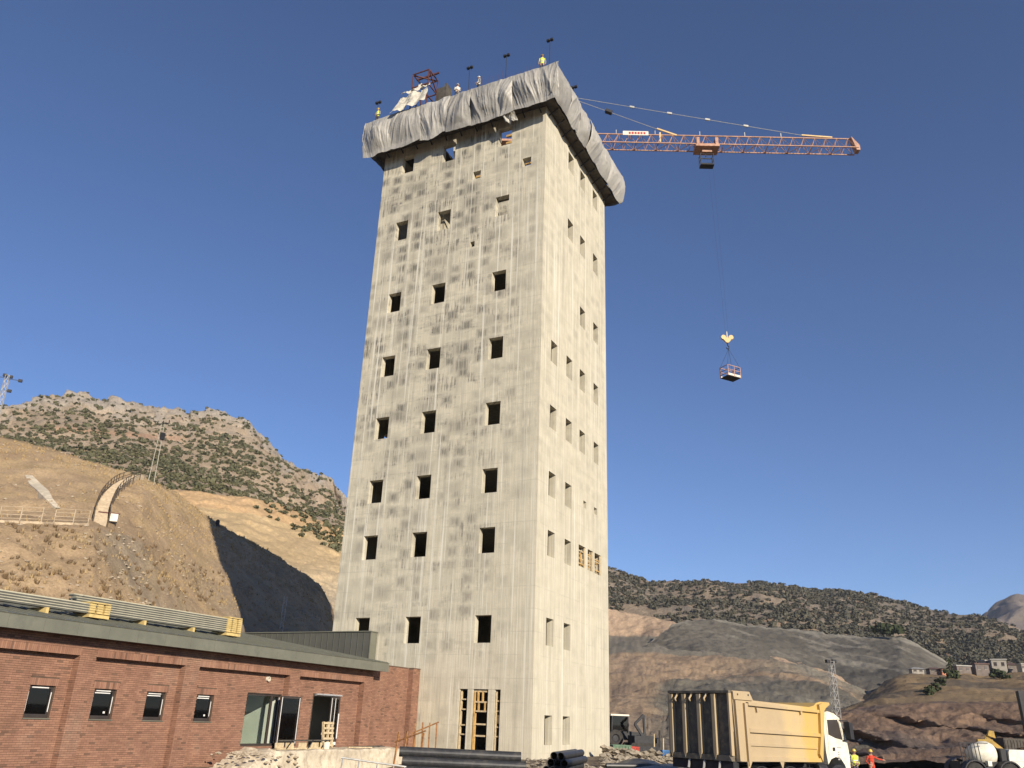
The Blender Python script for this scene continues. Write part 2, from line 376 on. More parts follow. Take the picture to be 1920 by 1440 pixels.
# near hill
HX = [-260, -120, 0, 90, 175, 265, 330, 378, 440, 500, 560, 600, 622, 640]
def hill_soil(p, x, wv, top):
    n1 = fbm(p*.07); n2 = fbm(p*.35+Vector((9, 0, 0)))
    c = lerp3((.40, .29, .175), (.31, .222, .137), sstep(-.5, .7, n1))
    g = sstep(.1, .8, n2+(.5 if wv > 4.2 else 0)+(.25 if x > 270 else 0))
    c = lerp3(c, (.42, .305, .165), .6*g)
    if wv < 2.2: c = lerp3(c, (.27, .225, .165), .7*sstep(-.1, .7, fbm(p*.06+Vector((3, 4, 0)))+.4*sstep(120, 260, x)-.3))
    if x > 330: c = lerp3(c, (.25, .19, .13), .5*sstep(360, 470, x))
    return c
def hill_disp(p, x, wv, top):
    a = .55 if wv < top-.2 else .22
    if 1.9 < wv < 3.1: a *= .25
    return p + Zv*(a*fbm(p*.22)+.16*fbm(p*1.1)) + Vector((0, -1, 0))*(.5*a*fbm(p*.4+Vector((5, 5, 5))))
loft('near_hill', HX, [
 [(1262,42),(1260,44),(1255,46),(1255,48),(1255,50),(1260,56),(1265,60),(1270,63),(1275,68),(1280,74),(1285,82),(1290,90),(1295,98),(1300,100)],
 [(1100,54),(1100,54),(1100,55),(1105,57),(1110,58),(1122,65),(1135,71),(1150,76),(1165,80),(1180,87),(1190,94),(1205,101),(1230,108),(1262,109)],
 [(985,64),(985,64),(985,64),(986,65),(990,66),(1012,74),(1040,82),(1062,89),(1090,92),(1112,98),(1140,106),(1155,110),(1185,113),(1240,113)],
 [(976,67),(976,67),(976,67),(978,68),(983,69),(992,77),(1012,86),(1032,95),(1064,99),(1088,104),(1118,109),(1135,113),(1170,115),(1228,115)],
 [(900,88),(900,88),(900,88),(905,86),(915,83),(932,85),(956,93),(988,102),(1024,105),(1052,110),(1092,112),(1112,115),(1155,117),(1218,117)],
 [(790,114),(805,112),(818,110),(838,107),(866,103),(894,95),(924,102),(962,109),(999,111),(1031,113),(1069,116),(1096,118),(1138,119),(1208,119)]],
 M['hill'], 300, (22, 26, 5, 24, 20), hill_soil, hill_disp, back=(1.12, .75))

# cut face behind the hill
def cut_soil(p, x, wv, top):
    c = lerp3((.50, .365, .195), (.43, .32, .185), .5+.5*fbm(Vector((p.x*.03, p.y*.03, p.z*.12))))
    c = lerp3(c, (.36, .30, .215), sstep(440, 640, x)*sstep(2.3, .7, wv))
    c = lerp3(c, (.53, .41, .24), .5*sstep(.35, .8, fbm(p*.05+Vector((7, 1, 2)))))
    if wv > 2.6: c = lerp3(c, (.50, .32, .17), .6)
    return c
def cut_disp(p, x, wv, top):
    st = 3.2; k = p.z/st+.35*fbm(p*.02); fr = k-math.floor(k)
    return p + Vector((0, -1, 0))*(1.3*(sstep(.1, .9, fr)-fr)*sstep(-.2, .4, fbm(p*.03+Vector((2, 7, 1))))+2.4*fbm(p*.05)+1.1*fbm(p*.16)+.5*fbm(p*.4)) + Zv*(.5*fbm(p*.1))
loft('quarry_cut', [180, 250, 330, 400, 470, 520, 580, 640, 700, 800], [
 [(1260,150)]*10,
 [(1120,190)]*5+[(1125,195),(1130,198),(1140,200),(1150,202),(1165,205)],
 [(1000,222)]*4+[(1010,224),(1022,226),(1040,228),(1055,230),(1075,232),(1100,235)],
 [(885,262),(905,260),(919,258),(926,258),(932,262),(946,265),(966,270),(991,275),(1012,280),(1045,285)]],
 M['pit'], 240, (16, 50, 46), cut_soil, cut_disp, back=(1.15, .9))

# left mountain
LMX = [-420,-200,0,50,100,140,165,180,198,215,250,275,292,310,330,342,347,356,362,395,425,470,490,512,535,560,580,610,625,629,650,720,800,900,1000,1060,1100]
LMY = [850,800,764,756,745,737,742,752,757,748,757,762,768,768,768,770,779,778,771,770,777,795,818,840,866,880,888,899,901,916,937,968,1000,1035,1075,1120,1160]
LMD = [560,560,570,580,600,615,615,610,605,610,610,615,620,625,630,630,626,626,632,640,636,620,606,600,592,585,580,574,570,566,560,560,570,580,600,620,640]
def wv_py(p):
    d = p-Vector((0, 0, EYE)); return 720-F_PX*d.dot(UP)/d.dot(FWD)
def lm_soil(p, x, wv, top):
    n1 = fbm(p*.012); n2 = fbm(p*.06+Vector((4, 0, 0)))
    c = lerp3((.47, .36, .25), (.40, .315, .225), sstep(-.4, .6, n1))
    hb = wv/top
    rk = sstep(.80, 1., hb+.13*n2)+.7*sstep(.25, .6, n2)*sstep(420, 640, x)
    c = lerp3(c, (.45, .40, .335), min(1, .85*rk))
    dt = abs(x*.082+795-wv_py(p))                                       # the track cut across the slope
    c = lerp3(c, (.56, .36, .23), .9*(1-sstep(2.0, 6.5, dt))*sstep(365, 330, x)*sstep(60, 110, x))
    return c
def lm_disp(p, x, wv, top):
    hb = wv/top; ridge = sstep(.86, 1., hb)
    big = 7*fbm(p*.012)*(1-ridge)*sstep(0, .2, hb)
    crag = noise.ridged_multi_fractal(p*.06, .9, 2.1, 6, 1., 2.)
    rocky = sstep(.72, .97, hb)+.7*sstep(430, 620, x)*sstep(.5, .8, hb)
    return p + Zv*(big+1.1*fbm(p*.1)+rocky*2.4*(crag-1.1)) + Vector((0, -1, 0))*(rocky*5.*(crag-1.1)+1.2*fbm(p*.08+Vector((2, 2, 2))))
n_ = len(LMX)
loft('left_mountain', LMX, [
 [(1240, 300)]*n_,
 [(float(np.interp(x, [-420, 0, 330, 640, 1200], [985, 965, 945, 1035, 1190])), float(np.interp(x, [-420, 0, 330, 640, 1200], [330, 330, 320, 330, 420]))) for x in LMX],
 [(float(np.interp(x, [-420, 0, 330, 640, 1200], [985, 965, 945, 1035, 1190]))*.45+.55*y, float(np.interp(x, [-420, 0, 330, 640, 1200], [330, 330, 320, 330, 420]))*.5+.5*d) for x, y, d in zip(LMX, LMY, LMD)],
 list(zip(LMY, LMD))], M['mount'], 430, (4, 60, 70), lm_soil, lm_disp, back=(1.3, .7))

# right mountain
RMX = [900,1000,1080,1143,1172,1220,1250,1320,1370,1430,1480,1530,1580,1640,1700,1760,1800,1832,1870,1925,2000,2150]
RMY = [1000,1030,1050,1066,1076,1091,1090,1088,1094,1092,1100,1107,1107,1116,1131,1148,1153,1153,1166,1186,1200,1220]
def rm_soil(p, x, wv, top):
    c = lerp3((.335, .26, .185), (.25, .21, .165), sstep(-.4, .6, fbm(p*.01)))
    c = lerp3(c, (.40, .29, .185), .7*sstep(.3, .7, fbm(p*.03+Vector((1, 8, 0)))))
    return lerp3(c, (.45, .28, .17), .7*sstep(.62, .85, fbm(p*.012+Vector((6, 8, 3)))))
def rm_disp(p, x, wv, top):
    return p + Zv*(sstep(0, .3, wv/top)*((7*fbm(p*.008)+3*fbm(p*.02))*(1-sstep(.8, 1, wv/top))+1.2*fbm(p*.08))) + Vector((0, -1, 0))*4*fbm(p*.02+Vector((3, 3, 3)))
n_ = len(RMX)
loft('right_mountain', RMX, [
 [(1330, 420)]*n_,
 [(float(np.interp(x, [900, 1143, 1300, 1600, 1800, 2150], [1150, 1155, 1180, 1215, 1262, 1290])), float(np.interp(x, [900, 1200, 1700, 2150], [500, 500, 500, 420]))) for x in RMX],
 [(y, float(np.interp(x, [900, 1143, 1500, 2150], [700, 720, 830, 700]))) for x, y in zip(RMX, RMY)]],
 M['mount'], 380, (3, 90), rm_soil, rm_disp)
# distant peak
loft('distant_peak', [1750, 1800, 1835, 1848, 1862, 1878, 1890, 1903, 1921, 1960, 2050, 2200],
 [[(1235, 950)]*12, [(1200,1300),(1180,1300),(1156,1320),(1146,1340),(1136,1350),(1127,1350),(1120,1350),(1116,1350),(1118,1350),(1128,1350),(1150,1350),(1190,1350)]],
 M['mount'], 120, (50,), lambda p, x, wv, top: lerp3((.31, .25, .21), (.23, .205, .18), .5+.5*fbm(p*.004)),
 lambda p, x, wv, top: p + Zv*(14*fbm(p*.006)*(1-sstep(.85, 1, wv))+5*fbm(p*.02)) + Vector((0, -1, 0))*(22*(noise.ridged_multi_fractal(p*.006, 1., 2., 4, 1., 2.)-1)))

# open pit
PX = [1000, 1080, 1143, 1205, 1262, 1340, 1420, 1470, 1560, 1640, 1760]
def pit_soil(p, x, wv, top):
    n1 = fbm(p*.02); n2 = fbm(Vector((p.x*.09, p.y*.09, p.z*.02)))
    grey = lerp3((.15, .135, .105), (.205, .185, .142), sstep(-.4, .6, n2)); oran = lerp3((.37, .265, .17), (.295, .215, .145), sstep(-.3, .5, n2)); sand = (.44, .315, .21)
    if wv < 1: return lerp3((.27, .20, .14), grey, sstep(1180, 1290, x+40*n1))
    if wv < 2: return lerp3(oran, grey, sstep(1205, 1260, x+26*n1)*(1-sstep(1.75, 1.95, wv+.15*n2)))
    if wv < 3: return lerp3(oran, grey, .75*sstep(1330, 1500, x+60*n1))
    if wv < 4: return lerp3((.27, .235, .175), grey, .5+.5*n2)
    return lerp3(sand, (.36, .265, .18), sstep(.0, .6, n2))
def pit_disp(p, x, wv, top):
    return p + Vector((0, -1, 0))*(1.7*fbm(Vector((p.x*.07, p.y*.07, p.z*.02)))+1.1*fbm(p*.16)+.35*fbm(p*.5)) + Zv*(1.2*fbm(p*.05)+.4*fbm(p*.2)+.2*fbm(p*.6))
loft('open_pit', PX, [
 [(1420,100)]*11, [(1345,160)]*4+[(1340,180)]*4+[(1338,185)]*3,
 [(1300,215),(1300,215),(1300,215),(1290,220),(1268,250),(1264,262),(1262,268),(1264,268),(1280,255),(1320,220),(1330,200)],
 [(1222,300),(1222,300),(1223,300),(1224,300),(1226,302),(1231,303),(1237,303),(1246,300),(1272,285),(1316,240),(1328,220)],
 [(1190,400),(1190,400),(1191,400),(1191,405),(1200,380),(1218,340),(1228,330),(1240,325),(1266,310),(1312,265),(1326,235)],
 [(1128,425),(1135,425),(1143,425),(1152,425),(1166,420),(1205,400),(1220,360),(1236,345),(1262,325),(1308,275),(1324,245)]],
 M['pit'], 340, (30, 34, 26, 10, 22), pit_soil, pit_disp)
# grey waste dump
DX = [1180,1195,1215,1240,1262,1285,1310,1340,1400,1480,1560,1640,1690,1730,1770,1820,1900]
def dump_soil(p, x, wv, top):
    n = fbm(Vector((p.x*.11+p.z*.13, p.y*.05, p.z*.02))); n1 = fbm(p*.02)
    c = lerp3((.145, .131, .105), (.10, .092, .076), sstep(-.35, .55, n1)); c = lerp3(c, (.235, .213, .17), .85*sstep(.15, .6, n)*sstep(.05, .5, wv))
    return lerp3(c, (.27, .248, .20), .8*sstep(.9, .985, wv+.05*n))
loft('waste_dump', DX, [
 [(1300,250)]*17,
 [(1224,318),(1223,318),(1224,318),(1226,318),(1228,316),(1230,314),(1232,312),(1234,311),(1238,309),(1272,302),(1302,292),(1312,286),(1310,286),(1308,288),(1306,290),(1300,295),(1300,300)],
 [(1222,322),(1218,326),(1205,336),(1188,352),(1172,368),(1164,380),(1163,386),(1162,392),(1170,405),(1180,420),(1190,430),(1195,440),(1197,445),(1215,445),(1240,445),(1266,440),(1285,430)]],
 M['pit'], 260, (4, 70), lambda p, x, wv, top: dump_soil(p, x, max(0, wv-1), top),
 lambda p, x, wv, top: p + Zv*(.9*fbm(p*.05)+.6*fbm(p*.3)) + Vector((0, -1, 0))*(1.5*fbm(Vector((p.x*.09+p.z*.1, p.y*.04, 0)))))
# mound with the village
def vm_soil(p, x, wv, top):
    c = lerp3((.28, .195, .105), (.18, .135, .085), sstep(-.3, .5, fbm(p*.03))); return lerp3(c, (.135, .115, .09), .8*sstep(.15, .6, fbm(p*.05+Vector((5, 2, 0)))))
loft('village_mound', [1560,1600,1620,1650,1680,1700,1760,1850,1925,2050,2200], [
 [(1352,150)]*11, [(1342,170),(1332,185),(1326,190),(1318,195),(1312,200),(1308,205),(1304,208),(1306,210),(1308,210),(1308,210),(1308,210)],
 [(1338,200),(1320,225),(1306,240),(1287,262),(1270,282),(1263,300),(1262,320),(1266,330),(1263,330),(1255,330),(1250,330)]],
 M['pit'], 170, (10, 44), vm_soil, lambda p, x, wv, top: p + Zv*(1.2*fbm(p*.04)+.5*fbm(p*.2)) + Vector((0, -1, 0))*1.5*fbm(p*.07), back=(1.4, 1.0))
# brown cliffs
def cl_soil(p, x, wv, top):
    c = lerp3((.225, .15, .10), (.135, .105, .085), sstep(-.3, .5, fbm(p*.06))); return lerp3(c, (.30, .215, .14), .6*sstep(.3, .7, fbm(p*.16)))
def cl_disp(p, x, wv, top):
    k = sstep(.0, .8, wv)*(1-sstep(3.0, 3.7, wv))
    a = p.x/11+.55*fbm(Vector((p.x*.05, p.z*.11, 2)))+.10*p.z; fr_ = a-math.floor(a); saw = (1-fr_)*sstep(0, .10, fr_)
    return p + Vector((-.1, -1, 0))*(k*(9*saw*(.35+.65*sstep(-.3, .4, fbm(Vector((p.x*.03, p.z*.06, 7)))))-3+1.6*fbm(p*.12))+.5*fbm(p*.45)) + Zv*(.7*fbm(p*.1)*k+.3*fbm(p*.5))
loft('brown_cliffs', [1500,1560,1600,1650,1700,1760,1820,1880,1930,2050,2200], [
 [(1430,78)]*11, [(1412,92)]*11, [(1396,108)]*11, [(1360,118)]*3+[(1352,120)]*8,
 [(1345,126),(1338,128),(1331,130),(1326,131),(1322,132),(1320,132),(1320,132),(1320,132),(1320,132),(1318,132),(1314,132)],
 [(1344,150),(1337,155),(1329,158),(1323,160),(1319,160),(1317,160),(1317,160),(1317,160),(1317,160),(1315,160),(1311,160)]],
 M['pit'], 300, (10, 10, 26, 20, 6), cl_soil, cl_disp, back=(1.2, .9))

# ------------------------------------------------------------------ leaf clumps, shrubs
def clump(rng, n, rx, rz, leaf, z0=.0):
    vs = []; fs = []
    for i in range(n):
        while True:
            p = Vector((rng.uniform(-1, 1), rng.uniform(-1, 1), rng.uniform(-.6, 1)))
            if .25 < p.length < 1: break
        c = Vector((p.x*rx, p.y*rx, z0+rz*(.5+.5*p.z))); a = Vector((rng.gauss(0, 1), rng.gauss(0, 1), rng.gauss(0, 1))).normalized()
        b = a.cross(p+Vector((.01, .2, .1))).normalized(); l = leaf*rng.uniform(.6, 1.3); k = len(vs)
        vs += [c-a*l-b*l*.6, c+a*l*.3-b*l, c+a*l+b*l*.4, c-a*l*.2+b*l]; fs.append((k, k+1, k+2, k+3))
    return vs, fs
rng = random.Random(11)
PROTO = [clump(rng, 26, 1., 1.25, .42) for _ in range(6)]
def scatter(surfname, count, accept, size):
    bv, vs, nx, ny, X, W = SURF[surfname]; out = []
    tries = 0
    while len(out) < count and tries < count*14:
        tries += 1
        i = rng.random()*(nx-1.001); j = rng.random()*(ny-5.001); a, b = int(i), int(j); fi, fj = i-a, j-b
        p = (Vector(vs[b*nx+a]).lerp(Vector(vs[b*nx+a+1]), fi)).lerp(Vector(vs[(b+1)*nx+a]).lerp(Vector(vs[(b+1)*nx+a+1]), fi), fj)
        if accept(p, X[a], W[b]): out.append((p, size(p), rng.randrange(len(PROTO)), rng.uniform(0, 6.3)))
    return out
def mass(name, items, mat_, label, cat):
    V = []; Fc = []
    for p, s, k, rz in items:
        vs, fs = PROTO[k]; n0 = len(V); ca, sa = math.cos(rz)*s, math.sin(rz)*s
        V += [(p.x+v.x*ca-v.y*sa, p.y+v.x*sa+v.y*ca, p.z-.15*s+v.z*s) for v in vs]; Fc += [tuple(i+n0 for i in f) for f in fs]
    me = bpy.data.meshes.new(name); me.from_pydata(V, [], Fc); me.materials.append(mat_)
    o = bpy.data.objects.new(name, me); col.objects.link(o); return tag(o, label, cat, kind='stuff')
shr_me = []
for k, (vs, fs) in enumerate(PROTO):
    me = bpy.data.meshes.new('shrub'); me.from_pydata([tuple(v) for v in vs], [], fs); me.materials.append(M['shrub']); shr_me.append(me)
def lm_ok(p, x, wv):
    if x > 665: return False
    h = wv/3
    d = .5+.6*fbm(p*.018+Vector((2, 3, 4)))+.25*fbm(p*.07)
    d *= 1-.75*sstep(.8, .97, h); d *= .55+.45*sstep(180, 480, x)*sstep(.95, .4, h)+.25*sstep(.5, .35, h)
    return wv > .95 and rng.random() < d
lms = scatter('left_mountain', 8000, lm_ok, lambda p: rng.uniform(.6, 1.7)*(1.25 if rng.random() < .15 else .85))
def rm_ok(p, x, wv): return x > 1120 and wv > .9 and x < 2050 and rng.random() < .5+.7*fbm(p*.014+Vector((2, 3, 4)))
rms = scatter('right_mountain', 6400, rm_ok, lambda p: rng.uniform(.8, 2.1))
cus = scatter('quarry_cut', 150, lambda p, x, wv: (x > 430 and wv > 2.2+.5*sstep(640, 430, x) and x < 660 and rng.random() < sstep(430, 640, x)), lambda p: rng.uniform(.5, 1.1))
lms.sort(key=lambda q: -q[1]/q[0].length)
sb = lms[:230]+cus[:70]
for p, s, k, rz in sb:
    o = bpy.data.objects.new('shrub', shr_me[k]); col.objects.link(o); o.location = p-Zv*.15*s; o.rotation_euler = (0, 0, rz); o.scale = (s, s, s)
    tag(o, 'dark green rounded shrub growing on the dry slope left of the tower', 'shrub', 'shrubs dotted over the slopes left of the tower')
mass('shrub_cover', lms[230:]+cus[70:], M['shrub'], 'dense low green shrub cover on the rocky mountain left of the tower', 'shrubs')
mass('scrub_forest', rms, M['shrubg'], 'grey green scrub covering the long mountain right of the tower', 'scrub')
# dry grass and stones on the near hill
def tufts(name, items, mat_, label, blade=.5, nb=7, wid=.035):
    V = []; Fc = []
    for p, s in items:
        for b in range(nb):
            a = rng.uniform(0, 6.3); t = rng.uniform(.1, .7); h = s*blade*rng.uniform(.5, 1.2); n0 = len(V)
            d = Vector((math.cos(a), math.sin(a), 0)); e = Vector((-d.y, d.x, 0))*wid*s
            q = p+d*.1*s*rng.random(); V += [tuple(q-e), tuple(q+e), tuple(q+d*h*t+Zv*h)]; Fc.append((n0, n0+1, n0+2))
    me = bpy.data.meshes.new(name); me.from_pydata(V, [], Fc); me.materials.append(mat_); o = bpy.data.objects.new(name, me); col.objects.link(o)
    return tag(o, label, 'grass', kind='stuff')
gr = [(p, s) for p, s, k, r_ in scatter('near_hill', 3000, lambda p, x, wv: x > -60 and rng.random() < .04+.35*sstep(.15, .7, fbm(p*.2))+(.55 if wv > 4.45 else 0)+.35*sstep(240, 330, x)*(wv > 1.2), lambda p: rng.uniform(.5, 1.15))]
tufts('dry_grass', gr, M['straw'], 'straw coloured dry grass covering the near hill', .27, 9, .032)
br = [(p, s) for p, s, k, r_ in scatter('near_hill', 420, lambda p, x, wv: x > -60 and wv < 2.2 and x < 420, lambda p: rng.uniform(.6, 1.3))]
tufts('dry_brush', br, M['twig'], 'small dark dry thistles on the lower bank behind the brick building', .28, 26, .028)
def stones(name, items, mat_, label, cat='stones'):
    V = []; Fc = []
    for p, s in items:
        n0 = len(V); base = [(1,0,0),(0,1,0),(-1,0,0),(0,-1,0),(0,0,.8),(0,0,-.5),(.6,.6,.4),(-.6,.5,.35),(-.55,-.6,.4),(.6,-.6,.3)]
        rz = rng.uniform(0, 6.3); ca, sa = math.cos(rz), math.sin(rz)
        for b in base:
            q = Vector(b)*s*rng.uniform(.7, 1.2); V.append((p.x+q.x*ca-q.y*sa, p.y+q.x*sa+q.y*ca, p.z+q.z*.8))
        Fc += [tuple(i+n0 for i in f) for f in ((0,6,4),(6,1,4),(1,7,4),(7,2,4),(2,8,4),(8,3,4),(3,9,4),(9,0,4),(0,5,1),(1,5,2),(2,5,3),(3,5,0),(0,1,6),(1,2,7),(2,3,8),(3,0,9))]
    me = bpy.data.meshes.new(name); me.from_pydata(V, [], Fc); me.materials.append(mat_); o = bpy.data.objects.new(name, me); col.objects.link(o)
    return tag(o, label, cat, kind='stuff')
st = [(p, s) for p, s, k, r_ in scatter('near_hill', 900, lambda p, x, wv: x > -60 and x < 420 and rng.random() < .4+(.5 if 150 < x < 330 and wv < 2 else 0), lambda p: rng.choice((.06, .08, .1, .13, .2)))]
stones('hill_stones', st, M['hstone'], 'pale loose stones scattered over the near hill')

# ------------------------------------------------------------------ the concrete tower
HR = [(5.92,7.53),(11.28,12.89),(15.13,16.75),(19.75,21.36),(24.55,26.15),(29.8,31.4),(36.1,37.8),(42.45,44.1)]
CL_ = [(-12.79,-11.66),(-8.95,-7.81),(-3.96,-2.84)]
holesL = [(a, b, c, d) for a, b in CL_ for c, d in HR]
holesL += [(-1.86,-1.14,39.97,40.7),(-6.05,-5.38,40.02,40.7),(-5.92,-5.55,33.95,34.4)]
DOOR = (-4.76,-2.04,-1.2,3.32); holesL.append(DOOR)
cR = [(1.73,2.88),(4.54,5.68),(7.16,8.28),(10.1,11.17)]
rowsR = {0:(0,1), 1:(0,1), 2:(0,1), 3:(0,1,2,3), 4:(0,1,2,3), 5:(2,3), 6:(1,2,3), 7:(1,2,3)}
holesR = [(*cR[c], *HR[r]) for r in rowsR for c in rowsR[r]]
holesR += [(*cR[0], .44, 2.03), (*cR[1], .44, 2.03), (7.96,8.55,15.8,16.3), (10.13,10.75,15.83,16.33), (7.08,8.42,11.57,13.02),(8.82,9.92,11.57,13.02),(10.2,11.55,11.57,13.02)]
TH = .46; ZT = 47.1; ZB = -1.4
tower = empty('concrete_tower', T(0, 0, 0), TROT, 'tall unfinished cream concrete tower with rows of empty square window openings', 'tower')
mb = MB(); holes_wall(mb, -WL, 0, ZB, ZT, holesL, lambda u, z, d: (u, d, z), TH); mb.build('wall', M['concrete'], tower)
mb = MB(); holes_wall(mb, TH+.002, WR, ZB, ZT, holesR, lambda u, z, d: (-d, u, z), TH); mb.build('wall', M['concrete'], tower)
mb = MB(); holes_wall(mb, TH+.002, WR, ZB, ZT, [(a, b, c, d) for a, b in ((3,4.1),(8,9.1)) for c, d in HR[3:]], lambda u, z, d: (-WL+d, u, z), TH); mb.build('wall', M['concrete'], tower)
mb = MB(); holes_wall(mb, -WL+TH+.002, -TH-.002, ZB, ZT, [(a, b, c, d) for a, b in ((-9,-7.8),(-4,-2.8)) for c, d in HR[6:]], lambda u, z, d: (u, WR-d, z), TH); mb.build('wall', M['concrete'], tower)
for zf in (4.7, 10., 13.9, 18.4, 23.2, 28.4, 34.9):
    MB().box(-WL+TH+.01, -TH-.01, TH+.01, WR-TH-.01, zf-.35, zf).build('floor_slab', M['jamb'], tower)
# concrete piers and timber left in the tall doorway
for a, b in ((-4.22,-3.84),(-2.86,-2.42)):
    MB().box(a, b, .02, .36, ZB, 3.318).build('pier', M['concrete'], tower)
def plank(p, q, a, b, mt): MB().bar(p, q, a, b).build('timber_prop', M[mt], tower)
for xx, mt_ in ((-4.72, 'palewood'), (-3.80, 'timber'), (-2.38, 'palewood')): plank((xx+.03, .18, ZB), (xx+.03, .18, 3.2), .06, .22, mt_)
for xx in (-3.72,): plank((xx, .12, ZB), (xx, .12, 2.0), .12, .16, 'timber')
for z in (2.75, 2.2, 1.35, .85): plank((-4.66, .14, z), (-4.26, .14, z), .07, .07, 'palewood'); plank((-2.33, .14, z-.05), (-2.06, .14, z-.05), .07, .07, 'palewood')
for z in (3.2, 2.62, 2.12, 1.42, .8): plank((-3.78, .14, z), (-2.92, .14, z), .08, .09, 'palewood')
for x_, z0, z1 in ((-3.55, 2.66, 3.2), (-3.25, 2.66, 3.2), (-3.5, 2.16, 2.58), (-3.08, 2.16, 2.58)): plank((x_, .14, z0), (x_, .14, z1), .09, .09, 'timber')
plank((-2.2, .2, 1.5), (-2.2, .2, 1.95), .2, .03, 'palewood')
for a, b in ((7.08,8.42),(8.82,9.92),(10.2,11.55)):                      # shuttering in the triple opening of the bright wall
    for k in range(9):
        y0, y1 = rng.uniform(a+.05, b-.05), rng.uniform(a+.05, b-.05); z0, z1 = rng.uniform(11.62, 12.95), rng.uniform(11.62, 12.95)
        if k % 3 == 0: y1 = y0
        if k % 3 == 1: z1 = z0; y0, y1 = a+.04, b-.04
        plank((-.14-.05*(k % 3), y0, z0), (-.14-.05*(k % 3), y1, z1), .07, .08, rng.choice(('timber', 'palewood', 'palewood')))
    plank((-.1, a+.03, 11.6), (-.1, a+.03, 13.0), .07, .1, 'timber'); plank((-.1, b-.03, 11.6), (-.1, b-.03, 13.0), .07, .1, 'palewood')
    MB().box(-.44, -.40, a, b, 11.57, 13.02).build('shutter_board', M['darkwood'], tower)
for z in (43.0, 43.75): MB().bar((-6, 5.2, z+4.2), (-.5, 5.2, z+4.2), .16, .2).build('formwork_beam', M['timber'], tower)
for y_ in (2.6, 5.0, 7.4): MB().bar((-WL+.5, y_, 46.4), (-.5, y_, 46.4), .12, .22).build('formwork_beam', M['timber'], tower)

MB().box(-WL+TH+.01, -10.3, TH+.01, WR-TH-.01, 45.7, 45.9).build('shade_deck', M['darkwood'], tower)  # unseen deck, added to keep the top left opening dark
# ------------------------------------------------------------------ climbing platform and its tarpaulins
plat = empty('climbing_platform', T(-7, 6, 44.4), TROT, 'grey tarpaulin wrapped climbing formwork platform crowning the concrete tower', 'platform')
PB = (-7, 6, 44.4)
OF = .86
mb = MB()
for x0, x1, y0, y1 in ((-WL-OF, OF, -OF, -.03), (-WL-OF, OF, WR+.03, WR+OF), (.03, OF, -.03, WR+.03), (-WL-OF, -WL-.03, -.03, WR+.03)):
    mb.box(x0, x1, y0, y1, 44.98, 45.1)
mb.build('lower_deck', M['darkwood'], plat, base=PB)
mb = MB()
for x0, x1, y0, y1 in ((-WL-1.1, 1.1, -1.1, .5), (-WL-1.1, 1.1, WR-.5, WR+1.1), (-.5, 1.1, .5, WR-.5), (-WL-1.1, -WL+.5, .5, WR-.5)):
    mb.box(x0, x1, y0, y1, 47.38, 47.5)
mb.build('upper_deck', M['darkwood'], plat, base=PB)
for k in range(11):
    x = -WL+.4+k*(WL-.8)/10; MB().bar((x, -.03, 44.5), (x, -OF+.1, 44.95), .08).build('bracket', M['dsteel'], plat, base=PB)
for k in range(10):
    y = .5+k*(WR-1)/9; MB().bar((.03, y, 44.5), (OF-.1, y, 44.95), .08).build('bracket', M['dsteel'], plat, base=PB)
def sheet(a, b, side, z0, z1, seed, mt='tarp', over=0., amp=1., cornerA=False, cornerB=False):
    nu, nv = max(16, int(abs(b-a)/.05)), 56; vs = []
    for j in range(nv+1):
        t = j/nv
        for i in range(nu+1):
            f = i/nu; s = a+(b-a)*f
            q = Vector((s*1.0+seed*3.7, t*.5, seed*1.3))
            sk = s+1.25*(t-.2)*math.sin(seed*1.7+s*.6)
            r1 = 1-abs(noise.noise(Vector((sk*.75+seed*5.1, t*.5, seed)))); r2 = 1-abs(noise.noise(Vector((sk*3.1+seed*2.3+t*1.6*math.cos(seed), t*.7, seed+9))))
            fold = .30*noise.noise(Vector((s*.55+seed*5.1, t*.8, seed)))+.13*r1**7+.055*r2**8+.20*math.sin(math.pi*f)**.7*math.sin(math.pi*min(1, t*.8+.1))-.12+.035*(1-abs(noise.noise(Vector((sk*5.5+t*4.*math.sin(seed*3.1), t*2.2+s*.6, seed+31)))))**6+.010*noise.noise(Vector((s*5., t*4, seed)))
            sag = .06*math.sin(math.pi*f)*max(0, math.sin((t*3.2+1.1*math.sin(math.pi*f))*3+seed))**2        # hanging swags
            env = (.25+.9*math.sin(math.pi*min(1, t*.9+.06)))*amp
            if side == 'L': prof = 1.38+.22*math.sin(math.pi*min(1, t*1.15))-.12*t
            else: prof = 1.36+.14*math.sin(math.pi*t*.9)-.38*t*t*t
            o = prof+over+fold*env+sag*amp
            zb = z0+.22*noise.noise(Vector((s*.55, seed*2, 4)))+.30*noise.noise(Vector((s*.9, seed, 8)))*f*(1-f)*3-.16*math.sin(math.pi*f)
            zt = z1+.10*noise.noise(Vector((s*.8, 3, seed)))-.05*math.sin(math.pi*f)**2
            z = zt+(zb-zt)*t+.05*noise.noise(Vector((s*2, t*3, seed+5)))
            sx = s+.05*noise.noise(Vector((s, t*4, seed)))*(0 < i < nu)
            vs.append({'L': (sx, -o, z), 'R': (o, sx, z), 'B': (sx, WR+o, z), 'W': (-WL-o, sx, z)}[side])
    fs = [(j*(nu+1)+i, j*(nu+1)+i+1, (j+1)*(nu+1)+i+1, (j+1)*(nu+1)+i) for j in range(nv) for i in range(nu)]
    return MB().add(vs, fs).build('tarpaulin', M[mt], plat, smooth=True, base=PB)
cuts = [-WL-1.25, -13.3, -10.4, -7.9, -5.9, -3.4, -2.3, 1.46]
for k in range(len(cuts)-1): sheet(cuts[k]-.12, cuts[k+1]+.12, 'L', 44.22+(.25 if k == 6 else 0)-(.1 if k == 0 else 0), 47.62, k+1, over=.03*(k % 2))
